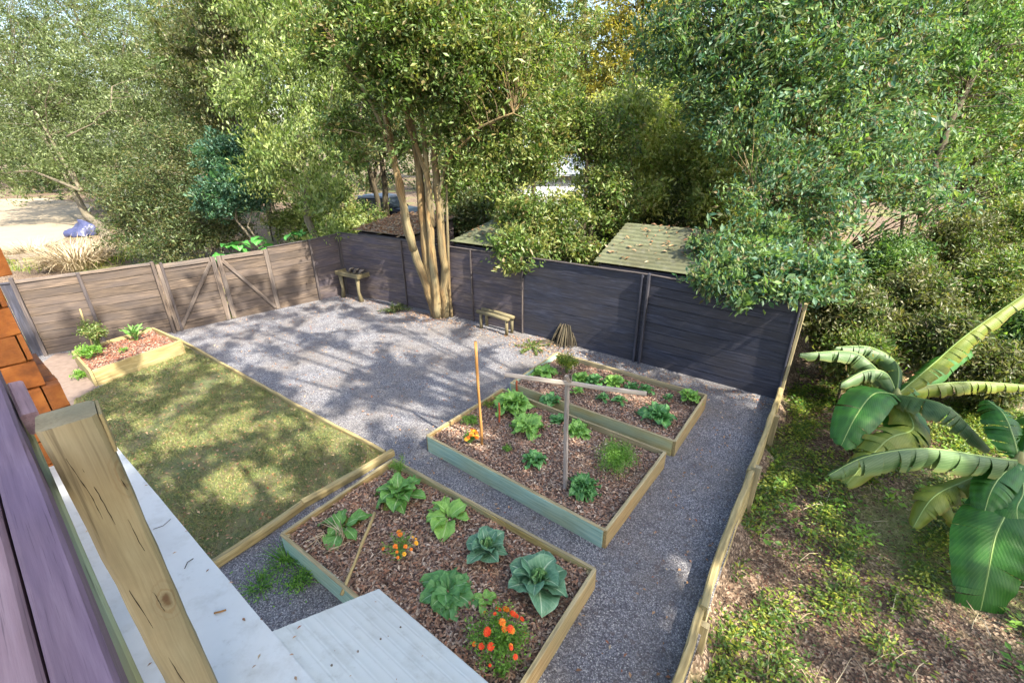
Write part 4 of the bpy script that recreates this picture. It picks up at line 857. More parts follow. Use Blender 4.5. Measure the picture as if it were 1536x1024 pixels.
# forest floor litter beyond the back fence
bp_ = [V(*BF[0], 0)-fn*.1+V(2, -1, 0), V(*BF[5], 0)-fn*.1, V(-12, 20, 0), V(8, 26, 0), V(16, 14, 0)]
x, y = scatter(bp_, 26000); flat_leaves(x, y, gz(x, y), .12, M['dryleaf'], 'woodland_litter', 'pale dry leaves covering the woodland floor beyond the back fence', 'leaf litter', .05)

# ------------------------------------------------------------------ banana plants
def banana_leaf(parent, pts, Wd, fold, mat, tears=10, twist=0.0, prof=None):
    pts = [np.asarray(p, float) for p in pts]; n = 44; P_ = []
    for i in range(n+1):                                    # Catmull-Rom through the midrib points
        u = i/n*(len(pts)-1); k = min(int(u), len(pts)-2); f = u-k; p0 = pts[max(k-1, 0)]; p1 = pts[k]; p2 = pts[k+1]; p3 = pts[min(k+2, len(pts)-1)]
        P_.append(.5*((2*p1)+(p2-p0)*f+(2*p0-5*p1+4*p2-p3)*f*f+(3*p1-p0-3*p2+p3)*f**3))
    mb = MB(); rid = random.random()
    for side in (-1, 1):
        cuts = sorted(random.sample(range(4, n-2), int(tears*1.6))); prev = 0
        for c in cuts+[n]:
            fo = fold+random.uniform(-.2, .3)*(1 if tears > 5 else .35); vs = []; lc = []; nv = 5; sk = random.uniform(-.02, .05)
            for i in range(prev, c+1):
                u = i/n; d = nrm(P_[min(i+1, n)]-P_[max(i-1, 0)]); sd = np.cross(d, Z); sd = nrm(sd) if np.linalg.norm(sd) > .05 else nrm(np.cross(d, V(0, 1, .2)))
                nr = np.cross(sd, d); a = twist; sd, nr = sd*cos(a)+nr*sin(a), nr*cos(a)-sd*sin(a)
                wv = Wd*(sin(pi*min(1, max(0, (u-.04)/.96)**.8*.94+.04))**.55)*(.97 if c-prev < 3 else 1)
                if tears > 5: wv *= 1-.07*abs(sin(i*2.7+c))*(1 if i in (prev, c) else .3)
                for j in range(nv+1):
                    v = j/nv; b = fo*(.5+.6*v); vs.append(P_[i]+sd*side*v*wv*cos(b)-nr*v*wv*sin(b)+nr*(.012*sin(i*1.25+side)*v+.06*wv*sin(pi*v))+d*(v*wv*.18+sk*v)); lc.append((u, side*v, rid))
            m = nv+1; k = c-prev; mb.add(vs, [(i*m+j, i*m+j+1, (i+1)*m+j+1, (i+1)*m+j) for i in range(k) for j in range(nv)], lc); prev = c
    lf_ = mb.build('leaf', V_[mat], parent, True)
    mb = MB(); mb.tube([p-Z*.004 for p in P_], [.011*(1-.8*i/n)+.002 for i in range(n+1)], 6); mb.build('midrib', M['rib'], lf_, True)
M['rib'] = plain('pale_midrib', '#7d9650', .5, .05)
M['pseudo'] = wood('banana_stem', '#5f6b38', '#86904f', '#a8a86a', '#7a6238', .5, stretch=8, rough=.55)
def banana(label, base, crown, leaves):
    t = thing('banana_plant', base, label, 'banana plant', 'banana plants in the wild garden'); mb = MB(); base = np.asarray(base, float); crown = np.asarray(crown, float)
    mb.tube([base-Z*.1, base*.6+crown*.4+V(.02, 0, 0), crown, crown+(crown-base)*.10], [.11, .095, .07, .02], 12, .04); mb.build('pseudostem', M['pseudo'], t, True)
    for l in leaves: banana_leaf(t, *l)
Ac = P(1345, 592, 7.25); Ab = g(1330, 685, -.45)
A_ = lambda x, y, t: P(x, y, t)
banana('banana plant with a tall fanned crown growing farther back beside the retaining boards', Ab, Ac, [
    ([Ac, A_(1312, 590, 7.0), A_(1285, 622, 6.7), A_(1262, 668, 6.5)], .31, .15, 'banana', 3, .0),
    ([Ac, A_(1400, 545, 7.2), A_(1455, 498, 7.1), A_(1560, 425, 7.0)], .24, 1.0, 'banana_yellow', 14, .25),
    ([Ac, A_(1375, 596, 6.8), A_(1425, 612, 6.4), A_(1485, 672, 6.2)], .30, .75, 'banana_old', 9, .0),
    ([Ac, A_(1390, 578, 7.4), A_(1460, 572, 7.4), A_(1550, 578, 7.4)], .24, 1.0, 'banana_yellow', 14, .0),
    ([Ac, A_(1310, 548, 7.6), A_(1275, 527, 7.7), A_(1200, 530, 7.6)], .26, 1.0, 'banana_old', 12, .0),
    ([Ac, A_(1345, 545, 7.9), A_(1305, 520, 8.1), A_(1255, 520, 8.1)], .26, .9, 'banana_old', 10, .0),
    ([Ac, A_(1360, 620, 6.9), A_(1362, 655, 6.6), A_(1350, 700, 6.5)], .30, .3, 'banana', 4, .0),
    ([Ac, A_(1390, 560, 7.6), A_(1420, 535, 7.9), A_(1455, 525, 8.1)], .26, .6, 'banana', 5, .0),
    ([Ac, A_(1370, 640, 6.6), A_(1330, 660, 6.3), A_(1270, 725, 6.2)], .30, .35, 'banana_yellow', 6, .1),
    ([Ac, A_(1330, 560, 7.3), A_(1300, 555, 7.3), A_(1262, 575, 7.2)], .22, .8, 'banana_old', 8, .0)])
Bc = P(1528, 690, 5.75); Bb = g(1478, 815, -.45)
banana('nearer banana plant at the right edge with one broad glossy leaf hanging down', Bb, Bc, [
    ([Bc+V(0, 0, -.1), A_(1512, 760, 5.3), A_(1493, 805, 5.1), A_(1480, 870, 5.05), A_(1464, 948, 5.1)], .36, .10, 'banana', 3, .0),
    ([Bc, A_(1490, 686, 5.5), A_(1390, 672, 5.3), A_(1300, 684, 5.2), A_(1243, 712, 5.2)], .29, 1.1, 'banana_old', 14, .0),
    ([Bc, A_(1520, 655, 5.8), A_(1505, 620, 6.0), A_(1482, 600, 6.3)], .26, .6, 'banana', 9, .0),
    ([Bc, A_(1560, 640, 5.9), A_(1590, 620, 6.1), A_(1640, 640, 6.2)], .34, .7, 'banana', 7, .0),
    ([Bc+V(0, 0, -.15), A_(1470, 715, 5.9), A_(1420, 735, 5.9), A_(1445, 800, 5.9)], .2, .8, 'banana_yellow', 9, .0),
    ([Bc, A_(1450, 720, 5.8), A_(1400, 745, 5.6), A_(1370, 790, 5.6)], .22, .5, 'banana_yellow', 6, .0),
    ([Bc, A_(1500, 715, 5.5), A_(1485, 740, 5.35), A_(1475, 775, 5.3)], .20, .3, 'banana', 3, .0),
    ([Bc, A_(1535, 735, 5.4), A_(1525, 765, 5.2), A_(1535, 810, 5.1)], .24, .3, 'banana', 3, .0)])

# ------------------------------------------------------------------ trees
S_ = lambda *pts: [P(*p) for p in pts]
R_ = lambda x, y: g(x, y)*V(1, 1, 0)-Z*.06
tb = R_(660, 474)
yb = tb[1]
mt = [([tb+V(-.12, 0, 0), PY(640, 430, yb-.05), PY(612, 350, yb-.1), PY(594, 250, yb-.15), PY(574, 150, yb-.2), PY(545, 30, yb-.2), PY(520, -120, yb-.2)], .135, .04),
      ([tb+V(.0, .03, 0), PY(642, 400, yb), PY(632, 320, yb), PY(626, 240, yb), PY(608, 130, yb), PY(600, 0, yb), PY(590, -160, yb)], .15, .045),
      ([tb+V(.14, -.07, 0), PY(667, 420, yb-.08), PY(660, 330, yb-.1), PY(652, 240, yb-.1), PY(655, 120, yb-.1), PY(675, -20, yb), PY(690, -180, yb)], .14, .045),
      ([tb+V(-.05, -.12, 0), PY(650, 400, yb-.14), PY(645, 330, yb-.15), PY(640, 250, yb-.15), PY(628, 140, yb-.1), PY(618, 20, yb)], .13, .035),
      ([PY(620, 375, yb-.1), PY(600, 290, yb-.2), PY(583, 205, yb-.3), PY(570, 140, yb-.3)], .11, .03),
      ([PY(648, 340, yb-.15), PY(640, 260, yb-.2), PY(612, 190, yb-.25), PY(600, 90, yb-.25)], .09, .03),
      ([tb+V(.34, -.08, 0), PY(674, 430, yb-.1), PY(671, 330, yb-.1), PY(669, 250, yb-.1), PY(690, 150, yb-.1)], .045, .025),
      ([PY(655, 300, yb-.1), PY(672, 240, yb-.3), PY(720, 190, yb-.5), PY(770, 170, yb-.7)], .06, .02),
      ([PY(594, 250, yb-.15), PY(560, 160, yb-.3), PY(500, 60, yb-.4)], .06, .02)]
def pb(x, y, r, dy):
    C = PY(x, y, yb+dy); return (C, r*((C-EYE)@_fw)/FPX)
tree('leaning_tree', tb, 'big multi-stemmed tan-barked tree standing inside the yard at the back fence', 'tree',
     [pb(*b) for b in ((545, 40, 70, .3), (480, 60, 40, .2), (620, -20, 80, .3), (690, 40, 75, .2), (740, 110, 62, 0), (700, 180, 44, 0), (780, 80, 60, .4), (640, 110, 50, .5), (560, 130, 45, .4), (735, 215, 40, 0), (690, 255, 28, -.1), (765, 170, 40, 0),
       (515, 190, 34, .2), (530, 240, 22, .1), (575, 40, 46, -.9), (625, 20, 46, -.9), (660, 60, 40, -.9), (600, 95, 36, -.8), (645, 115, 32, -.8), (575, 140, 26, -.7), (690, 120, 38, -.8), (618, 160, 20, -.6), (665, 175, 22, -.6), (545, 90, 40, -.6), (560, 190, 18, -.4), (640, 200, 13, -.5), (676, 225, 16, -.5), (600, 225, 9, -.5), (720, 60, 50, -.6), (690, -90, 70, 0), (560, -80, 70, 0))],
     mt, 'mid', 'bark_tan', 64000, .11, .046, None, 240, .014, clump=.34)
tree('hanging_tree', V(-6.3, 15.6, 0), 'bright green tree with foliage hanging down to the fence left of the multi-stemmed tree', 'tree',
     [px(470, 120, 14.5, 80), px(430, 30, 14.5, 90), px(520, 40, 14.8, 70), px(450, 220, 14.5, 62), px(480, 290, 14.3, 46), px(495, 350, 14.2, 30), px(395, 150, 15, 70), px(410, 260, 15, 50), px(460, -80, 15, 120)],
     [([V(-6.3, 15.6, -.06), P(462, 330, 15), P(450, 200, 15), P(440, 60, 15), P(440, -120, 15)], .16, .04), ([P(458, 290, 15), P(490, 180, 14.8), P(515, 40, 14.8)], .09, .03)], 'bright', 'bark_grey', 38000, .12, .05, None, 120, .012, droop=-.8, clump=.36)
tree('cedar_tree', R_(250, 392), 'rounded dark green cedar left of the bright hanging foliage', 'tree',
     [px(255, 300, 18, 78), px(205, 300, 17.6, 55), px(310, 330, 17.8, 55), px(260, 230, 18.4, 62), px(190, 350, 17.4, 34), px(255, 365, 17.2, 50), px(340, 350, 17.6, 36)],
     [([R_(250, 392), P(250, 330, 18), P(256, 210, 18.4)], .2, .04)], 'dark', 'bark_dark', 42000, .10, .035, None, 60, droop=-.1, clump=.34)
tree('teal_shrub', V(-8.6, 16.6, 0), 'blue-green shrub between the dark cedar and the bright hanging tree', 'shrub',
     [px(345, 235, 16.4, 48), px(372, 285, 16.2, 46), px(330, 300, 16.4, 40), px(375, 225, 16.6, 30)],
     [([V(-8.6, 16.6, -.06), P(355, 330, 16.4), P(350, 230, 16.4)], .07, .02), ([V(-8.5, 16.5, -.06), P(372, 340, 16.3), P(390, 260, 16.3)], .05, .02)], 'teal', 'bark_grey', 14000, .12, .055, None, 50)
for i, (lab, pos, mat, bl) in enumerate([
    ('large grey-green tree above the pale driveway at the left edge', (-21, 24), 'grey', [(60, 190, 28, 100), (20, 110, 28, 100), (110, 240, 27, 62), (0, 260, 27, 50), (120, 130, 28, 80), (40, 20, 29, 110)]),
    ('grey-green tree with a bare white branch behind the dark cedar', (-17, 27), 'grey', [(210, 190, 27, 80), (270, 140, 28, 80), (180, 120, 28, 70), (160, 250, 26, 50), (300, 200, 27, 60), (230, 60, 29, 85)]),
    ('tall dark olive tree rising at the top left corner behind the grey-green trees', (-22, 36), 'olive', [(120, 40, 38, 100), (250, 20, 38, 100), (50, -40, 38, 110), (190, -60, 38, 120), (320, 60, 38, 80)]),
    ('brownish twiggy tree between the grey-green trees and the bright hanging tree', (-10.6, 21), 'olive', [(350, 80, 22, 70), (330, 160, 22, 60), (370, 10, 22, 80), (300, 60, 23, 60), (390, -60, 22, 90)])]):
    base = V(pos[0], pos[1], -.06); bs = [px(*b) for b in bl]; top = bs[0][0]
    st_ = [([base, base*.5+V(top[0], top[1], 1.6)*.5, top, top+Z*1.5], .28, .06)]+[([base*.6+top*.4, base*.2+top*.3+b[0]*.5, b[0]], .10, .03) for b in bs[1:4]]
    if i == 1: st_.append(([P(150, 172, 24.5), P(140, 185, 24.5), P(120, 195, 24.5), P(100, 205, 24.5)][::-1], .05, .012)); st_.append(([P(168, 130, 24.5), P(166, 165, 24.5), P(150, 172, 24.5)], .03, .05))
    tree('background_tree', base, lab, 'tree', bs, st_, mat, 'bark_grey' if i != 2 else 'bark_dark', 52000, .145, .055, None, 110, .016, clump=.45)
t6b = R_(888, 462)
tree('overhanging_tree', t6b, 'tree with dark leaning trunks whose branch tip hangs over the middle of the navy fence', 'tree',
     [px(830, 330, 11.8, 50), px(785, 320, 11.6, 45), px(775, 365, 11.2, 28), px(775, 396, 10.6, 17), px(800, 372, 10.8, 24), px(760, 360, 10.8, 22), px(850, 370, 12, 34), px(905, 310, 12.4, 45), px(915, 270, 12.2, 36), px(800, 235, 12, 45), px(905, 205, 12.6, 52), px(840, 190, 12.4, 60), px(890, 380, 12, 18)],
     [([t6b, P(878, 395, 12.2), P(888, 340, 12.2), P(935, 305, 12.4), P(950, 270, 12.5)], .10, .03), ([t6b+V(-.5, .2, 0), P(832, 395, 12.0), P(815, 345, 11.9), P(800, 290, 12), P(810, 200, 12.2)], .09, .03), ([P(870, 400, 12.3), P(878, 320, 12.3), P(880, 240, 12.4), P(870, 160, 12.5)], .08, .03), ([P(815, 345, 11.9), P(785, 350, 11.4), P(774, 400, 11.0)], .035, .008)],
     'mid', 'bark_dark', 36000, .10, .045, None, 130, .012, clump=.3)
t7b = g(1262, 452, -.45)
tree('broadleaf_tree', t7b, 'large blue-green broadleaf tree filling the upper right, with a limb hanging over the fence end', 'tree',
     [px(1100, 80, 10.5, 110), px(1010, 60, 10.8, 70), px(1200, 50, 10.2, 130), px(1320, 40, 10.4, 100), px(1120, 180, 10.2, 75), px(1220, 130, 10, 80), px(1050, 150, 10.6, 45), px(1280, 230, 9.8, 80), px(1180, 260, 9.7, 70), px(1120, 300, 9.6, 40), px(1340, 180, 10.2, 75), px(1380, 290, 10, 65), px(1250, 320, 9.4, 55), px(1150, -80, 10.5, 170), px(1330, -80, 10.5, 150)],
     [([t7b, P(1250, 350, 10.4), P(1236, 220, 10.4), P(1230, 120, 10.4), P(1200, -20, 10.5)], .19, .06), ([P(1236, 220, 10.4), P(1180, 120, 10.4), P(1100, 40, 10.5)], .1, .03), ([P(1240, 260, 10.4), P(1300, 160, 10.3), P(1340, 60, 10.4)], .1, .03), ([P(1250, 330, 10.4), P(1200, 300, 10), P(1130, 280, 9.6)], .06, .02)],
     'tealmix', 'bark_tan', 76000, .11, .046, None, 320, .014, clump=.3, droop=-.45)
t7c = g(1225, 478, -.45)
tree('limb_tree', t7c, 'low spreading blue-green tree whose boughs lie over the top of the fence end', 'tree',
     [px(1090, 385, 9.3, 40), px(1140, 400, 9.0, 48), px(1200, 410, 8.9, 46), px(1245, 405, 9.0, 40), px(1100, 420, 8.9, 24), px(1110, 440, 8.7, 13), px(1175, 432, 8.7, 16), px(1060, 370, 9.5, 22), px(1160, 355, 9.4, 36), px(1060, 425, 8.9, 14), px(1060, 420, 8.0, 20), px(1105, 440, 7.9, 18), px(1150, 430, 7.9, 20), px(1195, 435, 7.8, 20), px(1115, 455, 7.8, 9), px(1225, 440, 8.0, 20), px(1085, 400, 8.2, 26), px(1150, 400, 8.1, 26), px(1210, 405, 8.1, 26)],
     [([t7c, P(1235, 430, 9.2), P(1215, 400, 9.1), P(1150, 395, 9.1), P(1080, 390, 9.3)], .08, .02), ([P(1235, 430, 9.2), P(1240, 380, 9.2), P(1180, 350, 9.4)], .05, .015)],
     'tealmix', 'bark_dark', 26000, .105, .046, None, 110, .010, clump=.22, droop=-.4)
t8b = g(1372, 400, -.45)
tree('bare_limb_tree', t8b, 'sparse tree with a long bare crooked dark limb at the upper right', 'tree',
     [px(1400, 90, 11.5, 70), px(1480, 60, 11.5, 80), px(1500, 170, 12, 50), px(1440, 230, 12, 45), px(1420, -60, 11.5, 120), px(1530, 280, 12, 60)],
     [([t8b, P(1385, 300, 12), P(1410, 225, 11.8), P(1428, 180, 11.7), P(1462, 110, 11.6), P(1468, 60, 11.6), P(1448, 35, 11.6), P(1446, -80, 11.6)], .11, .05), ([P(1462, 110, 11.6), P(1500, 70, 11.7), P(1560, 60, 11.8)], .04, .015)],
     'tealg', 'bark_dark', 13000, .12, .05, None, 110, .012)
for i, (lab, pth) in enumerate([('thin dark sapling trunk second from the right edge', [(1455, 400), (1462, 240), (1475, 150), (1480, 40)]), ('thin forked sapling trunk closest to the upper right corner', [(1495, 400), (1510, 230), (1530, 120), (1538, 20)]), ('slim dark trunk just left of the crooked bare limb', [(1345, 400), (1360, 260), (1388, 170), (1400, 60)])]):
    b = g(pth[0][0], pth[0][1]+20, -.45); t = (b-EYE)@_fw
    tree('sapling_tree', b, lab, 'tree', [px(pth[2][0], pth[2][1], t, 45), px(pth[3][0], pth[3][1], t, 55), px(pth[1][0], pth[1][1]+30, t, 24)], [([b]+[P(a, c, t) for a, c in pth[1:]], .06, .025)], ['tealg', 'mid', 'tealg'][i], 'bark_dark', 6500, .12, .05, 'thin trunks at the upper right', 50, .012)
for i, (lab, c, r, mat, sq) in enumerate([
    ('brown twiggy shrub right behind the end of the navy fence', (1275, 475, 9.2), 48, 'olive', 1), ('olive green shrub in the middle of the right hand thicket', (1370, 455, 9.6), 60, 'olive', 1), ('tall green shrub at the right edge above the bananas', (1490, 440, 9.6), 66, 'mid', 1),
    ('dark green shrub at the foot of the broadleaf tree trunk', (1330, 400, 10.4), 52, 'tealg', 1), ('pale green shrub under the bare crooked limb', (1430, 370, 11), 58, 'olive', 1), ('bushy green shrub at the right edge under the saplings', (1520, 350, 11), 60, 'mid', 1), ('low brown scrub behind the tall banana crown', (1420, 505, 8.6), 36, 'olive', 1), ('brown-green scrub low at the right edge between the two banana crowns', (1500, 560, 8.4), 40, 'olive', 1), ('dense dark bush at the right edge just above the banana leaves', (1530, 500, 9.2), 50, 'tealg', 1), ('short green shrub between the brown scrub and the fence end', (1290, 530, 8.6), 26, 'mid', 1)]):
    C = P(*c); R = r*c[2]/FPX; base = V(C[0], C[1], -.48); bs = [(C, R), (C+V(R*.7, .1, -R*.4), R*.6), (C+V(-R*.7, .2, -R*.3), R*.6), (C+V(0, -.1, R*.5), R*.6), (V(C[0], C[1], max(-.1, C[2]-R)), R*.7)]
    tree('thicket_shrub', base, lab, 'shrub', bs, [([base+V(k, 0, 0), C+V(2*k, 0, -R*.3), C+V(3.5*k, .1, R*.6)], .03, .01) for k in (-.12, 0, .1, .2)], mat, 'bark_dark', 13000, .085, .032, 'shrubs in the thicket on the right', 120, .008, clump=.26)
for i, (lab, c, mat) in enumerate([('autumn yellow tree high behind the gap between the tall trunk and the blue-green tree', (960, 80, 26, 70), 'yellow'), ('yellowing tree low behind the white house gable', (850, 160, 30, 55), 'yellow'), ('green tree behind the overhanging tree right of the white house', (990, 210, 22, 70), 'mid'), ('leafy tree behind the pale green shed', (1050, 250, 20, 50), 'grey'), ('shadowed dark tree behind the big tree stems', (560, 170, 24, 60), 'dark'), ('tall green tree beyond the white house roof', (740, 60, 36, 85), 'mid')]):
    C = P(*c[:3]); R = c[3]*c[2]/FPX; base = V(C[0], C[1], -.06)
    bs = [(C, R), (C+V(R*.6, 0, R*.7), R*.75), (C+V(-R*.6, 0, R*.6), R*.75), (C+V(-R*.7, 0, -R*.5), R*.6), (C+V(R*.7, 0, -R*.5), R*.6), (C+V(0, 0, 1.4*R), R*.8)]
    tree('woodland_tree', base, lab, 'tree', bs, [([base, base*.5+C*.5+V(.2, 0, 0), C, C+Z*R*1.5], .22, .05)], mat, 'bark_dark', 16000, .19, .085, None, 100, .018, clump=.5)
for i, (lab, c, mat) in enumerate([
    ('leafy green tree in front of the left half of the white house', [(705, 285, 17, 50), (745, 320, 16.6, 44), (690, 330, 16.6, 30), (760, 250, 17.4, 52), (715, 215, 17.6, 55)], 'mid'),
    ('yellow-green tree with sunlight put into its leaf colour in front of the right end of the white house', [(915, 270, 16, 52), (960, 240, 16.4, 56), (940, 310, 15.6, 32), (905, 190, 16.8, 55), (985, 300, 15.6, 32), (1000, 180, 17, 60), (950, 170, 14.5, 45), (930, 240, 14.2, 40), (965, 290, 14, 30)], 'pale'),
    ('grey-green tree between the pale green shed and the broadleaf tree', [(1070, 270, 15, 46), (1035, 230, 15.4, 44), (1100, 330, 14.6, 30), (1050, 310, 14.6, 20), (1090, 210, 15.6, 60)], 'pale'),
    ('dark leafy tree filling the gap behind the tan stems of the big tree', [(548, 225, 19, 36), (600, 180, 20, 60), (540, 160, 20, 60), (640, 200, 20, 50), (600, 90, 21, 80)], 'dark'),
    ('tall leafy tree high between the tan stems and the tall straight trunk', [(760, 40, 20, 80), (820, 100, 20, 62), (700, 120, 20, 60), (800, -40, 20, 90), (860, 30, 21, 50), (840, 150, 20, 46)], 'mid'),
    ('olive tree high at the top edge behind the bright hanging tree', [(330, 20, 19, 80), (400, -20, 19, 90), (280, 90, 20, 60), (450, 60, 19, 70), (340, 120, 19, 50)], 'olive'),
    ('green tree at the right edge behind the thin sapling trunks', [(1480, 200, 15, 80), (1540, 120, 15, 90), (1420, 130, 15.5, 70), (1560, 280, 14, 70), (1400, 230, 15, 50), (1500, 20, 16, 100)], 'mid'),
    ('shaded green tree behind the broadleaf tree trunk', [(1180, 200, 14.5, 80), (1270, 180, 14.5, 80), (1340, 250, 14, 62), (1220, 300, 13.5, 60), (1130, 130, 15, 80), (1300, 90, 15, 90)], 'dark')]):
    bs = [px(*b) for b in c]; C = bs[0][0]; base = V(C[0], C[1]+.5, -.06 if i < 6 else -.5)
    tree('woodland_tree', base, lab, 'tree', bs, [([base, base*.5+C*.5+V(.15, .1, 0), C, C+Z*1.5], .16, .05)]+[([base*.4+C*.6, C*.5+b[0]*.5, b[0]], .07, .02) for b in bs[1:]], mat, 'bark_dark', 24000, .14, .06, None, 110, .014, clump=.4)
for i, (lab, c, mat) in enumerate([
    ('low leafy bush behind the old leaf-covered shed roof', (505, 322, 19), 'mid'), ('low dark bush under the house right of the tan stems', (700, 345, 15.5), 'dark'), ('sprawling pale bush just behind the pale green shed roof', (1000, 325, 16), 'grey'),
    ('olive bush to the right of the pale green shed roof', (1090, 345, 15), 'olive'), ('brown-leaved bush far behind the bough over the fence end', (1180, 330, 15), 'olive'), ('green bush beyond the bright hanging foliage by the old shed', (470, 330, 18), 'bright'), ('dull green bush at the foot of the lightened yellow-green tree', (930, 345, 17), 'grey')]):
    C = P(*c); R = 42*c[2]/FPX; base = V(C[0], C[1], -.06 if i not in (3, 4) else -.48)
    tree('understory_bush', base, lab, 'bush', [(C, R*.9), (C+V(R, .2, -.2), R*.7), (C+V(-R, .1, -.1), R*.7), (C+V(.2, .2, R*.8), R*.7), (V(C[0], C[1], max(.5, C[2]-R)), R*.8)], [([base+V(k, 0, 0), C+V(2*k, 0, 0), C+V(3*k, 0, R*.8)], .035, .01) for k in (-.2, 0, .25)], mat, 'bark_grey', 9000, .12, .05, 'bushes behind the back fence', 90, .01, clump=.32)
tt_ = g(882, 330)*V(1, 1, 0); td_ = (tt_-EYE)@_fw
tree('tall_pine', tt_-Z*.06, 'tall straight bare trunk rising through the canopy above the white house', 'tree', [px(870, -110, td_, 100), px(900, -200, td_, 120)], [([tt_-Z*.06, P(880, 200, td_), P(876, 60, td_), P(872, -200, td_)], .26, .2)], 'mid', 'bark_dark', 6000, .3, .1)
for i, (x, y, lab) in enumerate([(348, 372, 'left of the three big-leaved plants peeping over the fence'), (396, 366, 'middle of the three big-leaved plants peeping over the fence'), (447, 356, 'right of the three big-leaved plants peeping over the fence')]):
    p = g(x, y, 1.75)*V(1, 1, 0)-ln*.25-Z*.05; t = thing('elephant_ear', p, 'bright '+lab, 'plant', 'big-leaved plants behind the left fence'); mb = MB()
    for k in range(11): mb.leaf(p+V(random.uniform(-.3, .3), random.uniform(-.1, .3), random.uniform(1.2, 1.9)), random.uniform(-2.6, .6), random.uniform(.4, .65), .16, .9, 1.7, .2, .03, 9, 3)
    mb.build('leaves', V_['paddle'], t, True); mb = MB()
    for k in range(7): mb.tube([p+V(random.uniform(-.1, .1), 0, 0), p+V(random.uniform(-.25, .25), random.uniform(0, .2), 1.6)], .018, 5)
    mb.build('stalks', L_mat_stem, t, True)
def tuft(label, p, r, h, n, mat='straw'):
    t = thing('dry_grass_clump', p, label, 'dry grass', 'dry grass by the driveway'); mb = MB()
    for k in range(n): a = random.uniform(0, 6.3); q = random.random()**.5; mb.leaf(p+V(cos(a), sin(a), 0)*r*q*.7, a, h*random.uniform(.6, 1.2), .02, random.uniform(.9, 1.5), random.uniform(.6, 1.6), .1, 0, 5, 1, prof=lambda u: 1-.9*u, pet=0)
    mb.build('blades', M[mat], t)
tuft('largest tangle of pale dry grass beyond the plank fence', g(115, 400)*V(1, 1, 0), 1.3, 1.3, 800)
tuft('flat pale dry grass beside the driveway edge at the left', g(50, 382)*V(1, 1, 0), 1.4, .8, 500)
tuft('pale dry grass in front of the navy tarpaulin heap', g(150, 385)*V(1, 1, 0), 1.1, .9, 450)
x, y = scatter([g(-20, 412), g(130, 405), g(330, 372), g(330, 352), g(150, 378), g(-20, 396)], 5000); n = len(x); C = np.stack([x, y, .05+.15*RNG.random(n)], 1)
stuff('wild_grass', cards(C, rdir(n)*.6+Z, rdir(n), .28*RNG.uniform(.5, 1.3, n), .03, RNG.random(n)*.5), L_['fern'], 'yellow-green rough grass beyond the plank fence on the left', 'grass')

# distant wood, one mass
bl = []
for t, n_, top in ((48, 32, 14), (66, 28, 22), (36, 16, 9), (56, 26, 24)):
    for k in range(n_):
        xx = -300+2150*(k+random.uniform(.2, .8))/n_; C = P(xx, 217, t); zt = top*random.uniform(.7, 1.25)
        if t == 36 and 600 < xx < 1000: continue
        for zf in (.12, .32, .55, .8): bl.append((V(C[0]+random.uniform(-2, 2), C[1]+random.uniform(-2, 2), zt*zf), random.uniform(2.0, 3.2)*(1.1-.3*zf)*t/48))
arr = crown_arrays(bl, 240000, .42, .2, clump=.8, per=30)
stuff('distant_wood', arr, L_['dark'], 'hazy far-off wood closing the view behind all other trees', 'wood')

# shade trees standing to the right of the camera: crowns lie up the sun's direction from the yard they shade
SH = V(sin(SUN_AZ), cos(SUN_AZ), 0); TE = math.tan(SUN_EL); rs = random.Random(11); RNG = np.random.default_rng(23)
shade_spots = [('tall shade tree standing in the wild garden right of the deck', V(9.2, .3, -.45)), ('shade tree with high crown farther along the wild garden', V(13.0, 2.6, -.45)),
               ('shade tree behind the deck at the house side', V(6.4, -4.6, -.45)), ('outermost shade tree on the far side of the wild garden', V(14.5, -3.5, -.45))]
crowns = [[] for _ in shade_spots]
def shade(n, poly, r0, r1, s0, s1, z=0):
    k = 0
    while k < n:
        x, y = scatter(poly, 4)
        for a, b in zip(x, y):
            s = rs.uniform(s0, s1)
            if k >= n: break
            for _ in range(8):
                c = V(a, b, z)+SH*s+Z*TE*s; v = c-EYE; zc = v@_fw; r = rs.uniform(r0, r1)
                if zc > -r and (v@UP)-r*1.6 < .80*max(zc, 0) and abs(v@RT)-r*1.6 < 1.2*max(zc, 0): s += 1.2; continue
                d = [np.linalg.norm(c[:2]-t[1][:2]) for t in shade_spots]; crowns[int(np.argmin(d))].append((c, r)); break
            k += 1
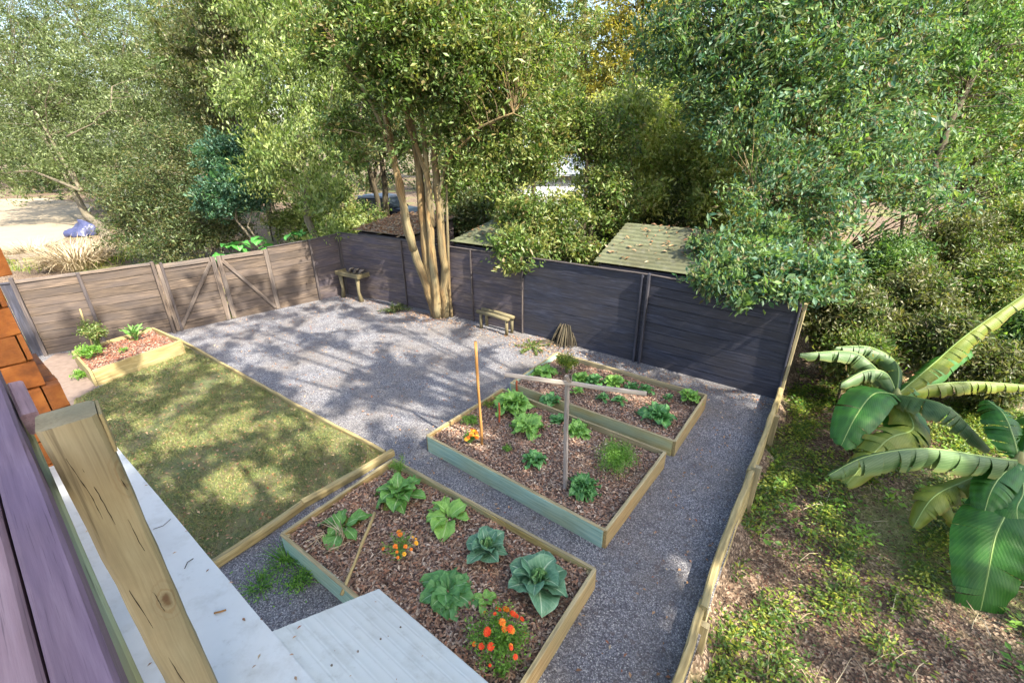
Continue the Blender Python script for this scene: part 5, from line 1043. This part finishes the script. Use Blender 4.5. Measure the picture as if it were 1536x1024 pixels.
shade(58, [(-9, 11), (-5, 14), (0, 10.4), (-1.5, 7.2), (-4, 7.6)], .26, .46, 8.5, 12)
shade(10, [(-3.5, 7.2), (-1, 8.2), (0, 9), (-2, 9.4)], .4, .6, 8.5, 12)
shade(60, [(-8.4, 8), (-7.6, 10), (-2, 6.3), (-3.6, 4.2), (-6, 5)], .28, .46, 8, 11)
shade(60, [(-3, 4), (-1, 8), (1.5, 8.5), (4.4, 6.8), (1.2, 2), (-1, 2)], .6, .95, 8, 12.5)
shade(22, [(-11.5, 9), (-5.5, 14), (-6, 12.8), (-10.5, 8.7)], .25, .45, 10, 13, .7)
shade(34, [(1.4, 2), (5, 7), (8, 5.5), (6, 1)], .35, .65, 7, 11, -.4)
shade(26, [(5.2, 3.8), (5.2, 7), (7.4, 7), (7.4, 3.8)], .4, .6, 8, 11, .6)
shade(16, [(1.6, 3.4), (3.6, 5.9), (4.6, 6.6), (3.4, 6.6), (1.6, 5)], .5, .8, 8, 12)
shade(9, [(-3.8, 2.0), (-2.4, 2.0), (-2.4, 3.0), (-3.8, 3.0)], .4, .6, 5.5, 8, 3.3)
shade(9, [(-3.2, 2.8), (-1.6, 2.9), (-1.2, 1.2), (-2.2, 1.2)], .35, .6, 5.5, 8, 2.9)
shade(34, [(-1.6, 2.4), (-.4, 2.6), (1.6, .8), (.6, -.6), (-1.5, .6)], .55, .85, 5.5, 8, 2.9)
shade(9, [(.9, 2.6), (2.2, 3.6), (2.9, 4.9), (2.0, 5.0), (1.0, 3.8)], .55, .8, 8, 12)
for (lab, base), bs in zip(shade_spots, crowns):
    if not bs: continue
    top = sum((b[0] for b in bs), np.zeros(3))/len(bs)
    tree('shade_tree', base, lab, 'tree', bs, [([base, base+Z*3+V(-.2, .1, 0), base*.4+top*.6, top], .26, .07)]+[([base*.5+top*.5, base*.2+top*.2+b[0]*.6, b[0]], .06, .02) for b in bs[::7]], 'mid', 'bark_grey', int(sum(620*b[1]**2 for b in bs)), .15, .08, None, 12, .014, clump=.2, per=26)
